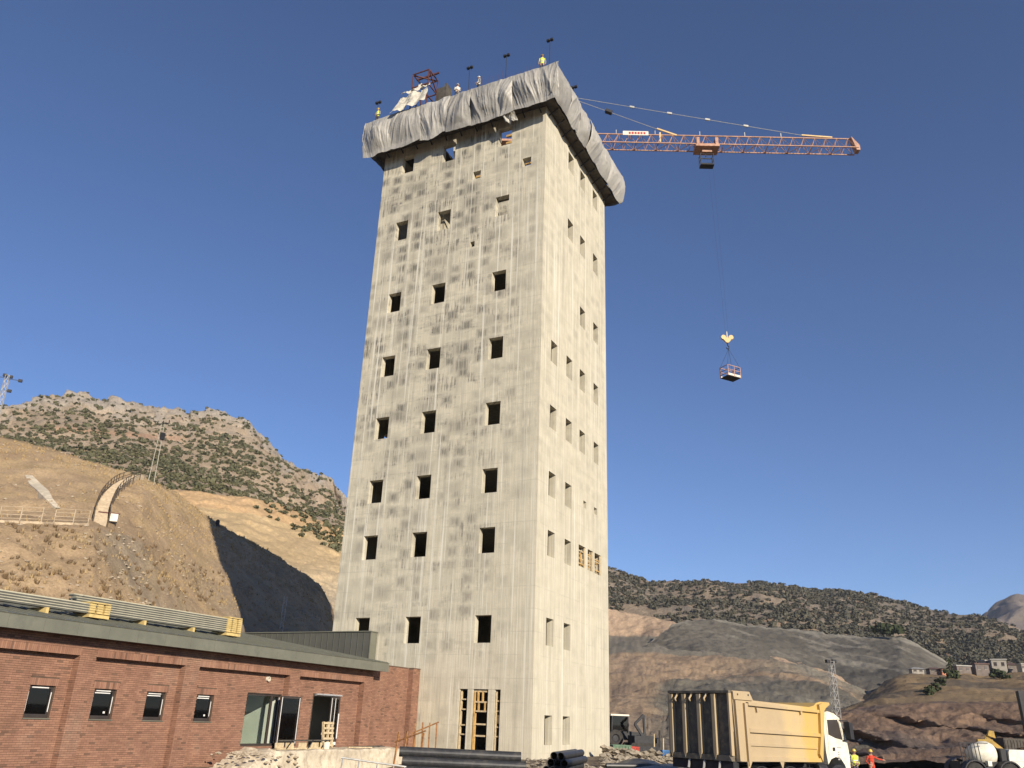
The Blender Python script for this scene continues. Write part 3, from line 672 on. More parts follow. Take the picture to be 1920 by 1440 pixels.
cuts = [-1.42, 1.6, 3.6, 5.7, 8.1, 10.6, WR+1.15]
for k in range(len(cuts)-1): sheet(cuts[k]-.1, cuts[k+1]+.1, 'R', 44.95, 47.66, k+21, over=.03*(k % 2), amp=.75)
cuts = [-1.3, 3.2, 7.6, WR+1.3]
for k in range(3): sheet(cuts[k]-.1, cuts[k+1]+.1, 'W', 44.6, 47.6, k+41, over=.03*(k % 2))
cuts = [-WL-1.4, -9, -4, 1.3]
for k in range(3): sheet(cuts[k]-.1, cuts[k+1]+.1, 'B', 45.0, 47.6, k+51, over=.03*(k % 2))
# torn flap under the left tarpaulins, pale sheet thrown over the edge
def flap(pts, mt, name, n=14):
    a, b, c, d = [Vector(p) for p in pts]; vs = []
    for j in range(n+1):
        for i in range(n+1):
            f, t = i/n, j/n; p = a.lerp(b, f).lerp(d.lerp(c, f), t); vs.append(p+Vector((0, -1, .2))*(.30*noise.noise(Vector((f*5, t*1.1, p.x*.2)))+.12*(1-abs(noise.noise(Vector((f*9+t*2, t, 4)))))**4+.06*math.sin(f*17+t*5)*t))
    MB().add(vs, [(j*(n+1)+i, j*(n+1)+i+1, (j+1)*(n+1)+i+1, (j+1)*(n+1)+i) for j in range(n) for i in range(n)]).build(name, M[mt], plat, smooth=True, base=PB)
flap(((-3.2, -1.25, 44.6), (-2.2, -1.25, 44.6), (-2.0, -.7, 43.8), (-2.9, -.9, 43.6)), 'tarp', 'torn_flap')
flap(((-12.9, -1.0, 49.5), (-10.3, -.95, 49.75), (-10.0, -1.62, 47.75), (-13.2, -1.66, 47.25)), 'tarp2', 'loose_sheet', 30)
flap(((-12.1, -.4, 50.7), (-10.5, -.35, 50.8), (-10.4, -1.0, 49.75), (-12.8, -1.05, 49.55)), 'tarp2', 'loose_sheet', 22)
# rails and starter bars
mb = MB()
for k in range(46):
    x = -WL+.3+k*(WL-.6)/45; mb.tube([(x, .2, 46.9), (x+rng.uniform(-.05, .05), .2+rng.uniform(-.04, .04), 49.4+rng.uniform(0, .9))], .010, 5)
for k in range(40):
    y = .4+k*(WR-.8)/39; mb.tube([(-.2, y, 46.9), (-.2+rng.uniform(-.04, .04), y, 48.6+rng.uniform(0, .6))], .010, 5)
tag(mb.build('starter_bars', M['rust'], plat, base=PB), kind='stuff')
for k in range(9):
    x = -WL-1+k*(WL+2)/8; MB().bar((x, -1.22, 46.5), (x, -1.22, 47.75), .05).build('rail_post', M['dsteel'], plat, base=PB)
for k in range(8):
    y = -1+k*(WR+2)/7; MB().bar((1.22, y, 46.5), (1.22, y, 47.85), .05).build('rail_post', M['dsteel'], plat, base=PB)
MB().bar((-WL-1.2, -1.2, 47.62), (1.2, -1.2, 47.62), .05).build('rail', M['dsteel'], plat, base=PB)
MB().bar((1.2, -1.2, 47.66), (1.2, WR+1.2, 47.66), .05).build('rail', M['dsteel'], plat, base=PB)
# red brown steel frame on the deck
fr = empty('steel_scaffold', T(-11.4, 0, 47.5), TROT, 'red brown open steel box scaffold standing on top of the tower', 'scaffold')
FB = (-11.4, 0, 47.5)
pts = [(-12.15, -.6), (-10.6, -.6), (-10.6, .85), (-12.15, .85)]
for x, y in pts: MB().bar((x, y, 47.5), (x, y, 52.1), .075).build('post', M['rust'], fr, base=FB)
for z in (52.05, 50.6, 49.4):
    for k in range(4):
        a, b = pts[k], pts[(k+1) % 4]; MB().bar((*a, z), (*b, z), .075, .09).build('beam', M['rust'], fr, base=FB)
MB().bar((-12.15, -.6, 51.98), (-10.6, .85, 51.98), .09).build('brace', M['rust'], fr, base=FB); MB().bar((-10.6, -.6, 52.), (-10.6, .85, 50.7), .09).build('brace', M['rust'], fr, base=FB)
MB().bar((-12.3, .2, 52.19), (-10.1, .2, 52.19), .11, .14).build('beam', M['rust'], fr, base=FB)
o = MB().box(-9.7, -9.0, -.5, .4, 47.5, 49.75).box(-8.998, -8.8, -.5, .4, 47.5, 50.05).build('wooden_box', [M['darkwood']], None, base=(-9.3, 0, 47.5), loc=T(-9.3, 0, 47.5), rz=TROT)
tag(o, 'dark timber shutter box on the tower top right of the red brown scaffold', 'box')
def floodlight(x, y, h, label):
    t = empty('floodlight', T(x, y, 47.5), TROT, label, 'floodlight', 'floodlights on the tower top')
    MB().tube([(0, 0, 0), (0, 0, h)], .022, 6).build('pole', M['dsteel'], t); MB().bar((-.28, 0, h), (.28, 0, h), .05).build('cross_arm', M['dsteel'], t)
    for s in (-.15, .15): MB().prism([(-.09, -.07), (.09, -.11), (.09, .11), (-.09, .08)], s-.11, s+.11, 'x').shift((0, 0, -h-.05)).build('lamp_head', M['dsteel'], t)
    return t
floodlight(-6.63, -.6, 3.2, 'black twin floodlight on a pole behind the middle of the left tarpaulin')
floodlight(-3.3, -.6, 3.2, 'black twin floodlight on a pole between the middle lamp and the corner worker')
floodlight(.45, -.6, 3.3, 'tallest black floodlight pole at the tower corner beside the hi-vis worker')
floodlight(-15.5, -.6, 2.7, 'black floodlight pole at the far left corner of the tower top')
floodlight(.8, 3.6, 2.0, 'short black floodlight over the bright right tarpaulin')

# ------------------------------------------------------------------ tower crane
ZJ = 56.55; JA = Vector((9.5, 68.8, 0)); JT = Vector((34.2, 68.2, 0)); JD = (JT-JA).normalized(); JN = Vector((-JD.y, JD.x, 0))
MST = Vector((4.4, 68.9, 0)); JROT = math.atan2(JD.y, JD.x); LJ = (JT-MST).length
crane = empty('tower_crane', (MST.x, MST.y, ground_z(MST.x, MST.y)), JROT, 'orange lattice tower crane reaching out to the right from behind the tower', 'crane')
CB_ = (0, 0, ground_z(MST.x, MST.y))
def cpart(name, mbd, mt): return mbd.build(name, M[mt], crane, base=CB_)
zb = CB_[2]
for sx in (-.7, .7):
    for sy in (-.7, .7): cpart('mast_leg', MB().bar((sx, sy, zb), (sx, sy, ZJ-.2), .14), 'jib')
mb = MB()
for k in range(int((ZJ-zb)/1.6)):
    z = zb+k*1.6; s = 1 if k % 2 else -1
    for (a, b) in (((-.7, -.7), (.7, -.7)), ((.7, -.7), (.7, .7)), ((.7, .7), (-.7, .7)), ((-.7, .7), (-.7, -.7))):
        mb.bar((*a, z), (*b, z+1.6), .07); mb.bar((*a, z), (*b, z), .07)
cpart('mast_lattice', mb, 'jib')
cpart('footing', MB().box(-2.2, 2.2, -2.2, 2.2, zb-.8, zb+.25), 'slab')
cpart('slewing_ring', MB().lathe([(0, ZJ-.5), (1., ZJ-.5), (1., ZJ), (0, ZJ)], n=20), 'cyel')
AP = 63.0
for s in (-.6, .6): cpart('apex_leg', MB().bar((s, -.5, ZJ), (0, 0, AP), .14), 'cyel'); cpart('apex_leg', MB().bar((s, .5, ZJ), (0, 0, AP), .14), 'cyel')
TCZ = ZJ+1.5
cpart('top_chord', MB().bar((.6, 0, TCZ), (LJ-.5, 0, TCZ), .10), 'jib')
for s in (-.62, .62): cpart('bottom_chord', MB().bar((.5, s, ZJ), (LJ, s, ZJ), .095), 'jib')
nb = 26; step = (LJ-.8)/nb
for k in range(nb):
    x0 = .6+k*step; xm = x0+step/2
    for s in (-.62, .62):
        cpart('brace', MB().bar((x0, s, ZJ), (xm, 0, TCZ), .045), 'jib'); cpart('brace', MB().bar((xm, 0, TCZ), (x0+step, s, ZJ), .045), 'jib')
    cpart('cross_brace', MB().bar((x0, -.62 if k % 2 else .62, ZJ), (x0+step, .62 if k % 2 else -.62, ZJ), .05), 'jib')
    if k % 2 == 0: cpart('cross_brace', MB().bar((x0, -.62, ZJ), (x0, .62, ZJ), .06), 'jib')
cpart('jib_tip', MB().prism([(LJ-.5, TCZ+.08), (LJ+.25, ZJ+.5), (LJ+.25, ZJ-.1), (LJ-.1, ZJ-.1)], -.35, .35), 'jib')
for x in (5.4, 9.4, 14.0, 18.6, 22.3): cpart('chord_pin', MB().bar((x, 0, TCZ), (x, 0, TCZ+.55), .06), 'steel')
def tie(x1, z1): return [(0, 0, AP-.1), (x1, 0, z1)]
cpart('tie_rod', MB().tube(tie(LJ-5.4, TCZ+.35), .03, 6), 'steel'); cpart('tie_rod', MB().tube(tie(9.6, TCZ+.75), .03, 6), 'steel')
for f in (.28, .44, .6, .76): cpart('tie_coupling', MB().bar(Vector((0,0,AP-.1)).lerp(Vector((LJ-5.4,0,TCZ+.35)), f), Vector((0,0,AP-.1)).lerp(Vector((LJ-5.4,0,TCZ+.35)), f+.02), .15, .2), 'steel')
cpart('tie_coupling', MB().bar(Vector((0,0,AP-.1)).lerp(Vector((9.6,0,TCZ+.75)), .45), Vector((0,0,AP-.1)).lerp(Vector((9.6,0,TCZ+.75)), .52), .45, .3), 'dsteel')
cpart('tie_bracket', MB().bar((LJ-5.4, 0, TCZ+.35), (LJ-2.3, 0, TCZ+.15), .14, .14), 'cyel'); cpart('tie_bracket', MB().bar((9.6, 0, TCZ+.8), (11.6, 0, TCZ), .14, .16), 'cyel'); cpart('tie_bracket', MB().bar((9.9, 0, TCZ+.3), (9.9, 0, TCZ-.9), .16, .14), 'cyel')
cpart('name_board', MB().box(6.0, 8.6, -.69, -.64, TCZ-.62, TCZ-.12), 'white')
for k in range(6): cpart('board_letter', MB().box(6.6+k*.3, 6.8+k*.3, -.71, -.692, TCZ-.5, TCZ-.24), 'red')
cpart('counter_jib', MB().box(-11, -.6, -.6, .6, ZJ-.1, ZJ+.15), 'jib'); cpart('counterweight', MB().box(-11.2, -9.2, -.7, .7, ZJ-1.6, ZJ+.4), 'jamb')
# trolley with its service cage
TX = (Vector((18.95, 68.57, 0))-MST).dot(JD)
cpart('trolley', MB().box(TX-1.2, TX+1.2, -.75, .75, ZJ-.32, ZJ-.1).box(TX-1.1, TX-.8, -.75, .75, ZJ-.1, ZJ+.75).box(TX+.8, TX+1.1, -.75, .75, ZJ-.1, ZJ+.75).box(TX-.5, TX+.5, -.3, .3, ZJ-.7, ZJ-.32), 'jib')
mb = MB()
for x in (TX-.75, TX+.55):
    for y in (-1.5, -.8): mb.bar((x, y, ZJ-1.5), (x, y, ZJ-.2), .06)
for z in (ZJ-1.5, ZJ-.9, ZJ-.3):
    mb.bar((TX-.75, -1.5, z), (TX+.55, -1.5, z), .05); mb.bar((TX-.75, -.8, z), (TX+.55, -.8, z), .05); mb.bar((TX-.75, -1.5, z), (TX-.75, -.8, z), .05); mb.bar((TX+.55, -1.5, z), (TX+.55, -.8, z), .05)
mb.box(TX-.78, TX+.58, -1.53, -.77, ZJ-1.58, ZJ-1.5); mb.v = [(p[0], p[1]+1.0, p[2]-.85) for p in mb.v]; mb.bar((TX-.1, 0, ZJ-1.1), (TX-.1, 0, ZJ-.3), .1); cpart('service_cage', mb, 'dsteel')
HOOK = MST+JD*(TX+.75); HZ = 35.1
for s in (-.12, .12): cpart('hoist_rope', MB().tube([(TX+.75+s, 0, HZ+.5), (TX+.3+s*2, 0, ZJ-.6)], .006, 5), 'dsteel')
hk = empty('hook_block', (HOOK.x, HOOK.y, HZ-1.2), JROT, 'yellow crane hook block hanging on a thin rope right of the tower', 'hook block')
HBb = (0, 0, HZ-1.2)
for s in (-.34, .34):
    MB().lathe([(0, -.13), (.22, -.13), (.25, 0), (.22, .13), (0, .13)], (s, 0, HZ), 'y', 20).build('sheave_cheek', M['cyel'], hk, base=HBb, smooth=False)
MB().prism([(-.40, HZ-.05), (.40, HZ-.05), (.38, HZ-.2), (.09, HZ-.55), (-.09, HZ-.55), (-.38, HZ-.2)], -.12, .12).build('block_plate', M['cyel'], hk, base=HBb)
MB().tube([(0, 0, HZ), (0, 0, HZ+.62)], [.05, .04], 8).build('rope_socket', M['white'], hk, base=HBb)
MB().tube([(0, 0, HZ-.55), (0, 0, HZ-.8), (.1, 0, HZ-.92), (.1, 0, HZ-1.08), (0, 0, HZ-1.16), (-.11, 0, HZ-1.08), (-.12, 0, HZ-.98)], [.06, .05, .05, .05, .05, .045, .02], 8).build('hook', M['dsteel'], hk, base=HBb)
BZ = 31.0
bk = empty('man_basket', (HOOK.x+.06, HOOK.y, BZ), JROT+R(28), 'small pale orange steel basket hanging below the crane hook', 'basket')
bx, by, bh = .72, .5, 1.05
MB().box(-bx, bx, -by, by, 0, .07).build('floor', M['dsteel'], bk)
for x in (-bx, 0, bx):
    for y in (-by, by):
        if x or y < 0: MB().bar((x, y, .0), (x, y, bh), .07).build('post', M['jib'], bk)
for y in (-by, by):
    for z in (bh, .62): MB().bar((-bx, y, z), (bx, y, z), .05).build('rail', M['jib'], bk)
    MB().box(-bx, bx, y-.02, y+.02, .07, .26).build('toe_board', M['white'], bk)
for x in (-bx, bx):
    for z in (bh, .62, .3): MB().bar((x, -by, z), (x, by, z), .05).build('rail', M['jib'], bk)
for x in (-bx, bx):
    for y in (-by, by): MB().tube([(x, y, bh), (0, 0, HZ-1.15-BZ)], .012, 5).build('sling', M['dsteel'], bk)

# ------------------------------------------------------------------ brick building
BXF = -7.55                                      # facade plane, tower frame; v = distance in front of the tower face (-y)
bld = empty('brick_building', T(BXF, -12, -1), TROT, 'long low red brick building with grey metal roof left of the tower', 'building')
BB = (BXF, -12, -1)
def bp(name, mbd, mt, parent=None, **kw): return mbd.build(name, mt if isinstance(mt, (list, tuple)) else M[mt], parent or bld, base=BB, **kw)
V0, V1 = 34.0, 4.93                              # main block, near end .. far end
REC = .32; ZS, ZRC, ZF = 3.36, 3.34, 3.97        # recess depth, soldier course, fascia underside
pil = [(23.74, 23.05), (18.63, 17.87), (11.94, 11.21), (5.73, 4.93)]
wins = [(25.23, 24.22), (22.58, 21.57), (20.11, 19.11), (17.43, 16.42)]
WZ0, WZ1 = 1.19, 2.25
BIG = (14.38, 12.02, .2, 2.44); DOR = (9.63, 7.35, .14, 2.59)
opn = [(-a, -b, WZ0, WZ1) for a, b in wins]+[(-BIG[0], -BIG[1], BIG[2], BIG[3]), (-DOR[0], -DOR[1], DOR[2], DOR[3])]
# backing wall (mortar) of the recessed panels, then pilasters and frieze standing proud
MZ = -1.3
mb = MB(); holes_wall(mb, -V0, -V1, MZ, 4.2, opn, lambda u, z, d: (BXF-REC-.012-d, u, z), .26); bp('wall', mb, 'mortar')
mb = MB()
for a, b in pil: mb.box(BXF-REC-.01, BXF-.012, -a+.003, -b-.003, MZ, ZRC)
edges = [V0]+[q for p in pil for q in p]
mb.box(BXF-REC-.01, BXF-.012, -V0, -V1-.003, ZRC+.002, 4.0); bp('wall', mb, 'mortar')
mb = MB(); mb.box(BXF-REC-.30, BXF-REC-.012, -V1+.004, -.03, MZ, 4.36); mb.box(BXF-REC-.008, BXF-.012, -.80, -.03, MZ, 4.37); bp('wall', mb, 'mortar')
# bricks: every one a block with recessed joints
BL, BH, BG = .231, .061, .013
bricks = []                                      # (x face, y0, y1, z0, z1)
def lay(y0, y1, z0, z1, xf, holes):
    c0 = math.floor((z0-MZ)/(BH+BG)); k = c0
    while True:
        za = MZ+k*(BH+BG); zb_ = za+BH
        if za >= z1-.01: break
        k += 1
        za = max(za, z0); zb_ = min(zb_, z1)
        if zb_-za < .015: continue
        off = (k % 2)*(BL+BG)/2; i = math.floor((y0+off)/(BL+BG))-1
        while True:
            ya = i*(BL+BG)-off; yb = ya+BL; i += 1
            if ya > y1: break
            a, b = max(ya, y0), min(yb, y1)
            segs = [(a, b)] if b-a > .02 else []
            for h in holes:
                if zb_ > h[2] and za < h[3]:
                    ns = []
                    for p, q in segs:
                        if q <= h[0] or p >= h[1]: ns.append((p, q))
                        else:
                            if h[0]-p > .02: ns.append((p, h[0]))
                            if q-h[1] > .02: ns.append((h[1], q))
                    segs = ns
            for p, q in segs: bricks.append((xf, p, q, za, zb_))
def soldiers(y0, y1, z0, z1, xf):
    n = max(1, round((y1-y0)/.075)); wv = (y1-y0)/n
    for i in range(n): bricks.append((xf, y0+i*wv+.005, y0+(i+1)*wv-.005, z0, z1))
def coping():
    for y0, y1, xa in ((-V1+.004, -.82, BXF-REC), (-.81, -.03, BXF)): bp('coping', MB().box(xa-.33, xa+.02, y0, y1, 4.375, 4.42), 'mortar')
wh = opn+[(-a-.07, -b+.07, WZ1, WZ1+.25) for a, b in wins]
spans = [(V0, 23.74), (23.05, 18.63), (17.87, 11.94), (11.21, 5.73)]
VIS = 28.6
for a, b in spans: lay(-min(a, VIS), -b, -.6, ZRC, BXF-REC, wh); soldiers(-min(a, VIS), -b, ZRC+.005, 3.59, BXF)
for a, b in pil: lay(-a, -b, -.6, 3.59, BXF, [])
lay(-VIS, -V1, 3.60, 4.0, BXF, [])
reveal = []
for a, b in pil[:3]+[(5.73, 4.93), (.80, .03)]:
    k = 0
    while MZ+k*(BH+BG) < (ZRC if a > 1 else 4.3):
        za = MZ+k*(BH+BG); k += 1
        if za < -.6: continue
        xs = [BXF-REC+.01, BXF-.12, BXF-.11, BXF] if k % 2 else [BXF-REC+.01, BXF-.232, BXF-.222, BXF]
        for q in (0, 2): reveal.append((xs[q], xs[q+1]-(0.002 if q else 0), -a-.012, -a+.002, za, min(za+BH, 4.36)))
for a, b in wins: soldiers(-a-.07, -b+.07, WZ1+.005, WZ1+.245, BXF-REC+.004)
lay(-V1+.004, -.81, -.6, 4.36, BXF-REC, []); lay(-.80, -.03, -.6, 4.37, BXF, []); coping()
bricks.sort(key=lambda b: b[1])                  # nearest first
bme = MB().box(-.05, 0, -.5, .5, -.5, .5).mesh('brick', M['brick'])
at_ = bme.attributes.new('solo', 'FLOAT', 'POINT'); at_.data.foreach_set('value', [1.]*len(bme.vertices))
near = [b for b in bricks if b[4] > .35 and b[2]-b[1] > .12 and b[1] > -27.3]
near = near[:300]; ns = set(id(b) for b in near)
for b in near:
    inst('brick', bme, bld, (b[0]-BB[0], (b[1]+b[2])/2-BB[1], (b[3]+b[4])/2-BB[2]), (0, 0, 0), (1, b[2]-b[1], b[4]-b[3]))
mb = MB(); rv = []
for b in bricks:
    if id(b) in ns: continue
    mb.box(b[0]-.05, b[0]+rng.uniform(-.0015, .0015), b[1], b[2], b[3], b[4]); rv += [rng.random()]*8
for q in reveal: mb.box(*q); rv += [rng.random()]*8
mb.shift(BB); me = bpy.data.meshes.new('brickwork'); me.from_pydata(mb.v, [], mb.f); me.materials.append(M['brick'])
at_ = me.attributes.new('rnd', 'FLOAT', 'POINT'); at_.data.foreach_set('value', rv)
o = bpy.data.objects.new('brickwork', me); col.objects.link(o); o.parent = bld; o['kind'] = 'stuff'
# small windows
for k, (a, b) in enumerate(wins):
    xf = BXF-REC-.10; ya, yb = -a, -b
    mb = MB(); holes_wall(mb, ya+.004, yb-.004, WZ0+.004, WZ1-.004, [(ya+.09, yb-.09, WZ0+.12, WZ1-.10)], lambda u, z, d: (xf-d, u, z), .07); wnd = bp('window', mb, 'frame')
    bp('pane', MB().box(xf-.045, xf-.035, ya+.085, yb-.085, WZ0+.115, WZ1-.095), 'glass', wnd)
    bp('sill', MB().prism([(xf-.05, WZ0+.002), (BXF-REC+.045, WZ0-.012), (BXF-REC+.045, WZ0-.045), (xf-.05, WZ0-.035)], ya-.02, yb+.02), 'fascia', wnd)
    for s, yy in ((0, ya+.045), (1, yb-.075)): bp('film_strip', MB().box(xf+.001, xf+.006, yy, yy+.03, WZ0+.2, WZ1-.26+.05*(k == 0)), 'film', wnd)
    bp('film_strip', MB().box(xf+.001, xf+.006, ya+.16, yb-.2, WZ1-.085, WZ1-.05), 'film', wnd)
    if k: bp('film_strip', MB().box(xf-.03, xf-.025, ya+.14, yb-.18, WZ1-.16, WZ1-.125), 'film', wnd)
    if k % 2: bp('sticker', MB().box(xf-.033, xf-.030, yb-.34, yb-.25, WZ0+.2, WZ0+.27), 'film', wnd)
# the large glazed opening: fixed light, narrow post, and a casement swung outwards
xf = BXF-REC-.08; ya, yb, z0, z1 = -BIG[0], -BIG[1], BIG[2], BIG[3]
mb = MB(); holes_wall(mb, ya+.004, yb-.004, z0+.004, z1-.004, [(ya+.08, -12.66, z0+.09, z1-.09), (-12.54, yb-.09, z0+.09, z1-.09)], lambda u, z, d: (xf-d, u, z), .09); gw = bp('glazed_front', mb, 'frame')
bp('pane', MB().box(xf-.05, xf-.04, ya+.075, -12.655, z0+.085, z1-.085), 'clear', gw)
for yy in (-12.11,): bp('film_strip', MB().box(xf+.002, xf+.008, yy, yy+.035, z0+.1, z1-.12), 'film', gw)
def leaf(y0, y1, z0, z1, xa, mt_glass, strips, name='door_leaf'):
    mb = MB(); holes_wall(mb, y0, y1, z0, z1, [(y0+.11, y1-.11, z0+.14, z1-.11)], lambda u, z, d: (xa-d, u, z), .06); lf = bp(name, mb, 'frame')
    bp('pane', MB().box(xa-.04, xa-.03, y0+.105, y1-.105, z0+.135, z1-.105), mt_glass, lf)
    for yy in strips: bp('film_strip', MB().box(xa+.002, xa+.008, yy, yy+.035, z0+.1, z1-.06), 'film', lf)
    return lf
leaf(-12.5, -11.08, .20, 2.40, BXF+.11, 'glass', (-12.46, -11.17))
for z_h in (.6, 2.0): bp('hinge', MB().box(xf, BXF+.06, -12.06, -12.02, z_h, z_h+.08), 'frame', gw)
# the open doorway
xf2 = BXF-REC-.02; ya, yb, z0, z1 = -DOR[0], -DOR[1], DOR[2], DOR[3]
mb = MB(); holes_wall(mb, ya+.004, yb-.004, z0+.004, z1-.004, [(ya+.09, yb-.1, z0+.03, z1-.1)], lambda u, z, d: (xf2-d, u, z), .12); dw = bp('door_frame', mb, 'frame')
bp('head_film', MB().prism([(xf2+.01, z1-.09), (xf2+.12, z1-.04), (xf2+.10, z1+.03), (xf2-.01, z1+.02)], ya+.2, yb+.05), 'silver', dw)
leaf(-8.2, -7.46, .34, 2.5, xf2+.13, 'glass', (-8.18, -7.88))
bp('film_strip', MB().box(xf2+.14, xf2+.16, -7.54, -7.48, .5, 1.7), 'film', dw)
bp('kick_board', MB().box(xf2+.13, xf2+.2, -8.24, -7.6, .2, .34), 'film', dw)
MB().lathe([(.075, 0), (.11, 0), (.11, .12), (.075, .12), (.075, 0)], (BXF-REC-BB[0], -13.2-BB[1], 3.1-BB[2]), 'x', 18).build('vent_pipe', M['white'], bld)
# rooms behind the glass
bp('floor', MB().box(BXF-8.6, BXF-REC-.29, -V0, -V1-.02, -.1, .08), 'room')
bp('ceiling', MB().box(BXF-8.6, BXF-REC-.29, -V0, -V1-.02, 3.0, 3.1), 'room')
bp('inner_wall', MB().box(BXF-5.4, BXF-REC-.42, -11.95, -11.8, .08, 3.0), 'mint'); bp('inner_wall', MB().box(BXF-5.6, BXF-5.45, -17, -9.5, .08, 3.0), 'mint')
bp('inner_wall', MB().box(BXF-5.4, BXF-REC-.42, -10.6, -10.45, .08, 3.0), 'mint'); bp('inner_wall', MB().box(BXF-8.6, BXF-REC-.29, -5.1, -4.95, -1, 4.0), 'room')
bp('inner_wall', MB().box(BXF-8.75, BXF-8.6, -V0, -V1, -1, 4.2), 'room'); bp('inner_wall', MB().box(BXF-3.4, BXF-3.3, -V0, -17.02, .08, 3.0), 'room')
for q in (16.2, 19., 21.3, 23.6): bp('inner_wall', MB().box(BXF-3.25, BXF-REC-.29, -q-.05, -q+.05, .08, 3.), 'room')
# roof: fascia, rising metal sheets, clerestory box against the tower
EO = .68
bp('soffit', MB().box(BXF-.3, BXF+EO-.03, -V0, -V1+.45, 3.985, 4.03), 'soffit')
nf = 22; v = V0
for k in range(nf):
    a, b = V0-(V0-4.5)*k/nf, V0-(V0-4.5)*(k+1)/nf
    bp('fascia_panel', MB().prism([(BXF+EO, 3.955), (BXF+EO, 4.40), (BXF+EO+.03, 4.43), (BXF+EO-.06, 4.44), (BXF+EO-.06, 3.955)], -a+.004, -b-.004), 'fascia')
RX, RZ = BXF-11.2, 6.25                          # ridge
nr = 40
for k in range(nr):
    a, b = V0-(V0-4.5)*k/nr, V0-(V0-4.5)*(k+1)/nr
    mb = MB().prism([(BXF+EO-.05, 4.43), (RX, RZ), (RX, RZ-.12), (BXF+EO-.05, 4.31)], -a, -b-.012)
    bp('roof_sheet', mb, 'fascia')
    bp('roof_seam', MB().prism([(BXF+EO-.08, 4.44), (RX, RZ+.01), (RX, RZ+.045), (BXF+EO-.08, 4.475)], -b-.012, -b+.012), 'fascia')
bp('back_roof', MB().prism([(RX, RZ), (RX-6, 4.4), (RX-6, 4.3), (RX, RZ-.12)], -V0, -4.5), 'fascia')
bp('gable', MB().prism([(BXF+EO-.2, 4.2), (RX, RZ-.13), (RX-5.8, 4.3), (RX-5.8, -1), (BXF-.31, -1), (BXF-.31, 4.2)], -V1+.0, -V1+.1), 'mortar')
# clerestory, front wall facing the yard with upright seams
CY = -.75; cx0, cx1, cz = -22.2, -10.95, 6.62
bp('clerestory', MB().box(cx0, cx1, CY, -.06, 3.5, cz-.06), 'seam')
n = 24
for k in range(n):
    a, b = cx0+(cx1-cx0)*k/n, cx0+(cx1-cx0)*(k+1)/n
    bp('seam_panel', MB().box(a+.012, b-.012, CY-.02, CY-.002, 3.6, cz-.1), 'seam'); bp('standing_seam', MB().box(b-.012, b+.012, CY-.055, CY-.002, 3.6, cz-.1), 'seam')
bp('parapet_cap', MB().box(cx0-.05, cx1+.08, CY-.09, -.05, cz-.06, cz), 'fascia'); bp('end_panel', MB().box(cx1+.003, cx1+.03, CY, -.06, 3.6, cz-.07), 'fascia')

# ------------------------------------------------------------------ stacks of roofing panels lying on the roof
def roof_z(x): return 4.43+(BXF+EO-.05-x)/(BXF+EO-.05-RX)*(RZ-4.43)+.05
def panel_stack(x, va, vb, tilt, nrow, ncol, label):
    z = roof_z(x); ym = -(va+vb)/2; L = va-vb
    s = empty('panel_stack', T(x, ym, z), TROT+tilt, label, 'panel stack', 'stacks of roofing panels on the brick building')
    pw, ph = .30, .095
    for c in range(ncol):
        for r in range(nrow):
            x0 = -c*(pw+.03); dz = c*(pw+.03)*.155; d = rng.uniform(-.25, .25)
            p = MB().box(x0-pw, x0, -L/2+d, L/2+d-.3, .16+r*ph+dz, .16+r*ph+.06+dz).build('panel', M['panelk'], s)
            MB().box(x0-pw-.01, x0+.012, -L/2+d, L/2+d-.3, .16+r*ph+.061+dz, .16+(r+1)*ph-.004+dz).build('panel_skin', M['panelc'], p)
    for q in (-.42, -.12, .2): MB().box(-ncol*.33, .1, L*q-.06, L*q+.06, -.2, .158).build('bearer', M['ypal'], s)
    e = L/2-.55
    for r in range(nrow):
        for c in range(3): MB().box(-ncol*.33+.05, .06, e+c*.36, e+c*.36+.26, .17+r*ph+.02, .17+r*ph+.10).build('end_block', M['ypal'], s)
    MB().box(-ncol*.33, .1, e, e+.95, .02, .15).build('end_block', M['ypal'], s)
    MB().box(-ncol*.33, .1, e+.02, e+.93, .17+nrow*ph+.03, .17+nrow*ph+.08).build('end_block', M['ypal'], s)
    return s
panel_stack(-11.0, 21.6, 12.7, R(-1.2), 7, 3, 'longer stack of cream roofing panels with yellow end timbers near the clerestory')
panel_stack(-9.9, 29.5, 21.5, R(-.6), 4, 3, 'stack of cream roofing panels on the roof cut off by the left picture edge')

# ------------------------------------------------------------------ landing slab in front of the doors, and what lies on it
sl = empty('concrete_landing', T(BXF+1, -10, -1), TROT, 'rough cream concrete landing slab below the glass doors', 'landing')
SB = (BXF+1, -10, -1)
def rough_block(x0, x1, y0, y1, z0, z1, n=26, amp=.05):
    vs = []; fs = []; ny = max(4, int((y1-y0)/.2))
    prof = [(x0, z1), (x0+(x1-x0)*.5, z1), (x1-.06, z1), (x1, z1-.06), (x1, z1-(z1-z0)*.3), (x1, z1-(z1-z0)*.6), (x1, z0)]
    for i in range(ny+1):
        y = y0+(y1-y0)*i/ny
        for j, (x, z) in enumerate(prof):
            q = Vector((x, y, z)); d = amp*fbm(q*1.3)+amp*.5*fbm(q*5)
            vs.append((x+d*(j >= 2), y, z+d*.7*(j < 4)))
    m_ = len(prof)
    for i in range(ny):
        for j in range(m_-1): fs.append((i*m_+j, i*m_+j+1, (i+1)*m_+j+1, (i+1)*m_+j))
    fs += [tuple(range(m_)), tuple(ny*m_+k for k in range(m_-1, -1, -1))]
    return MB().add(vs, fs)
LX = BXF+2.1
rough_block(BXF+.02, LX, -14.7, -4.6, -1.3, .10, amp=.09).build('slab', M['slab'], sl, base=SB)
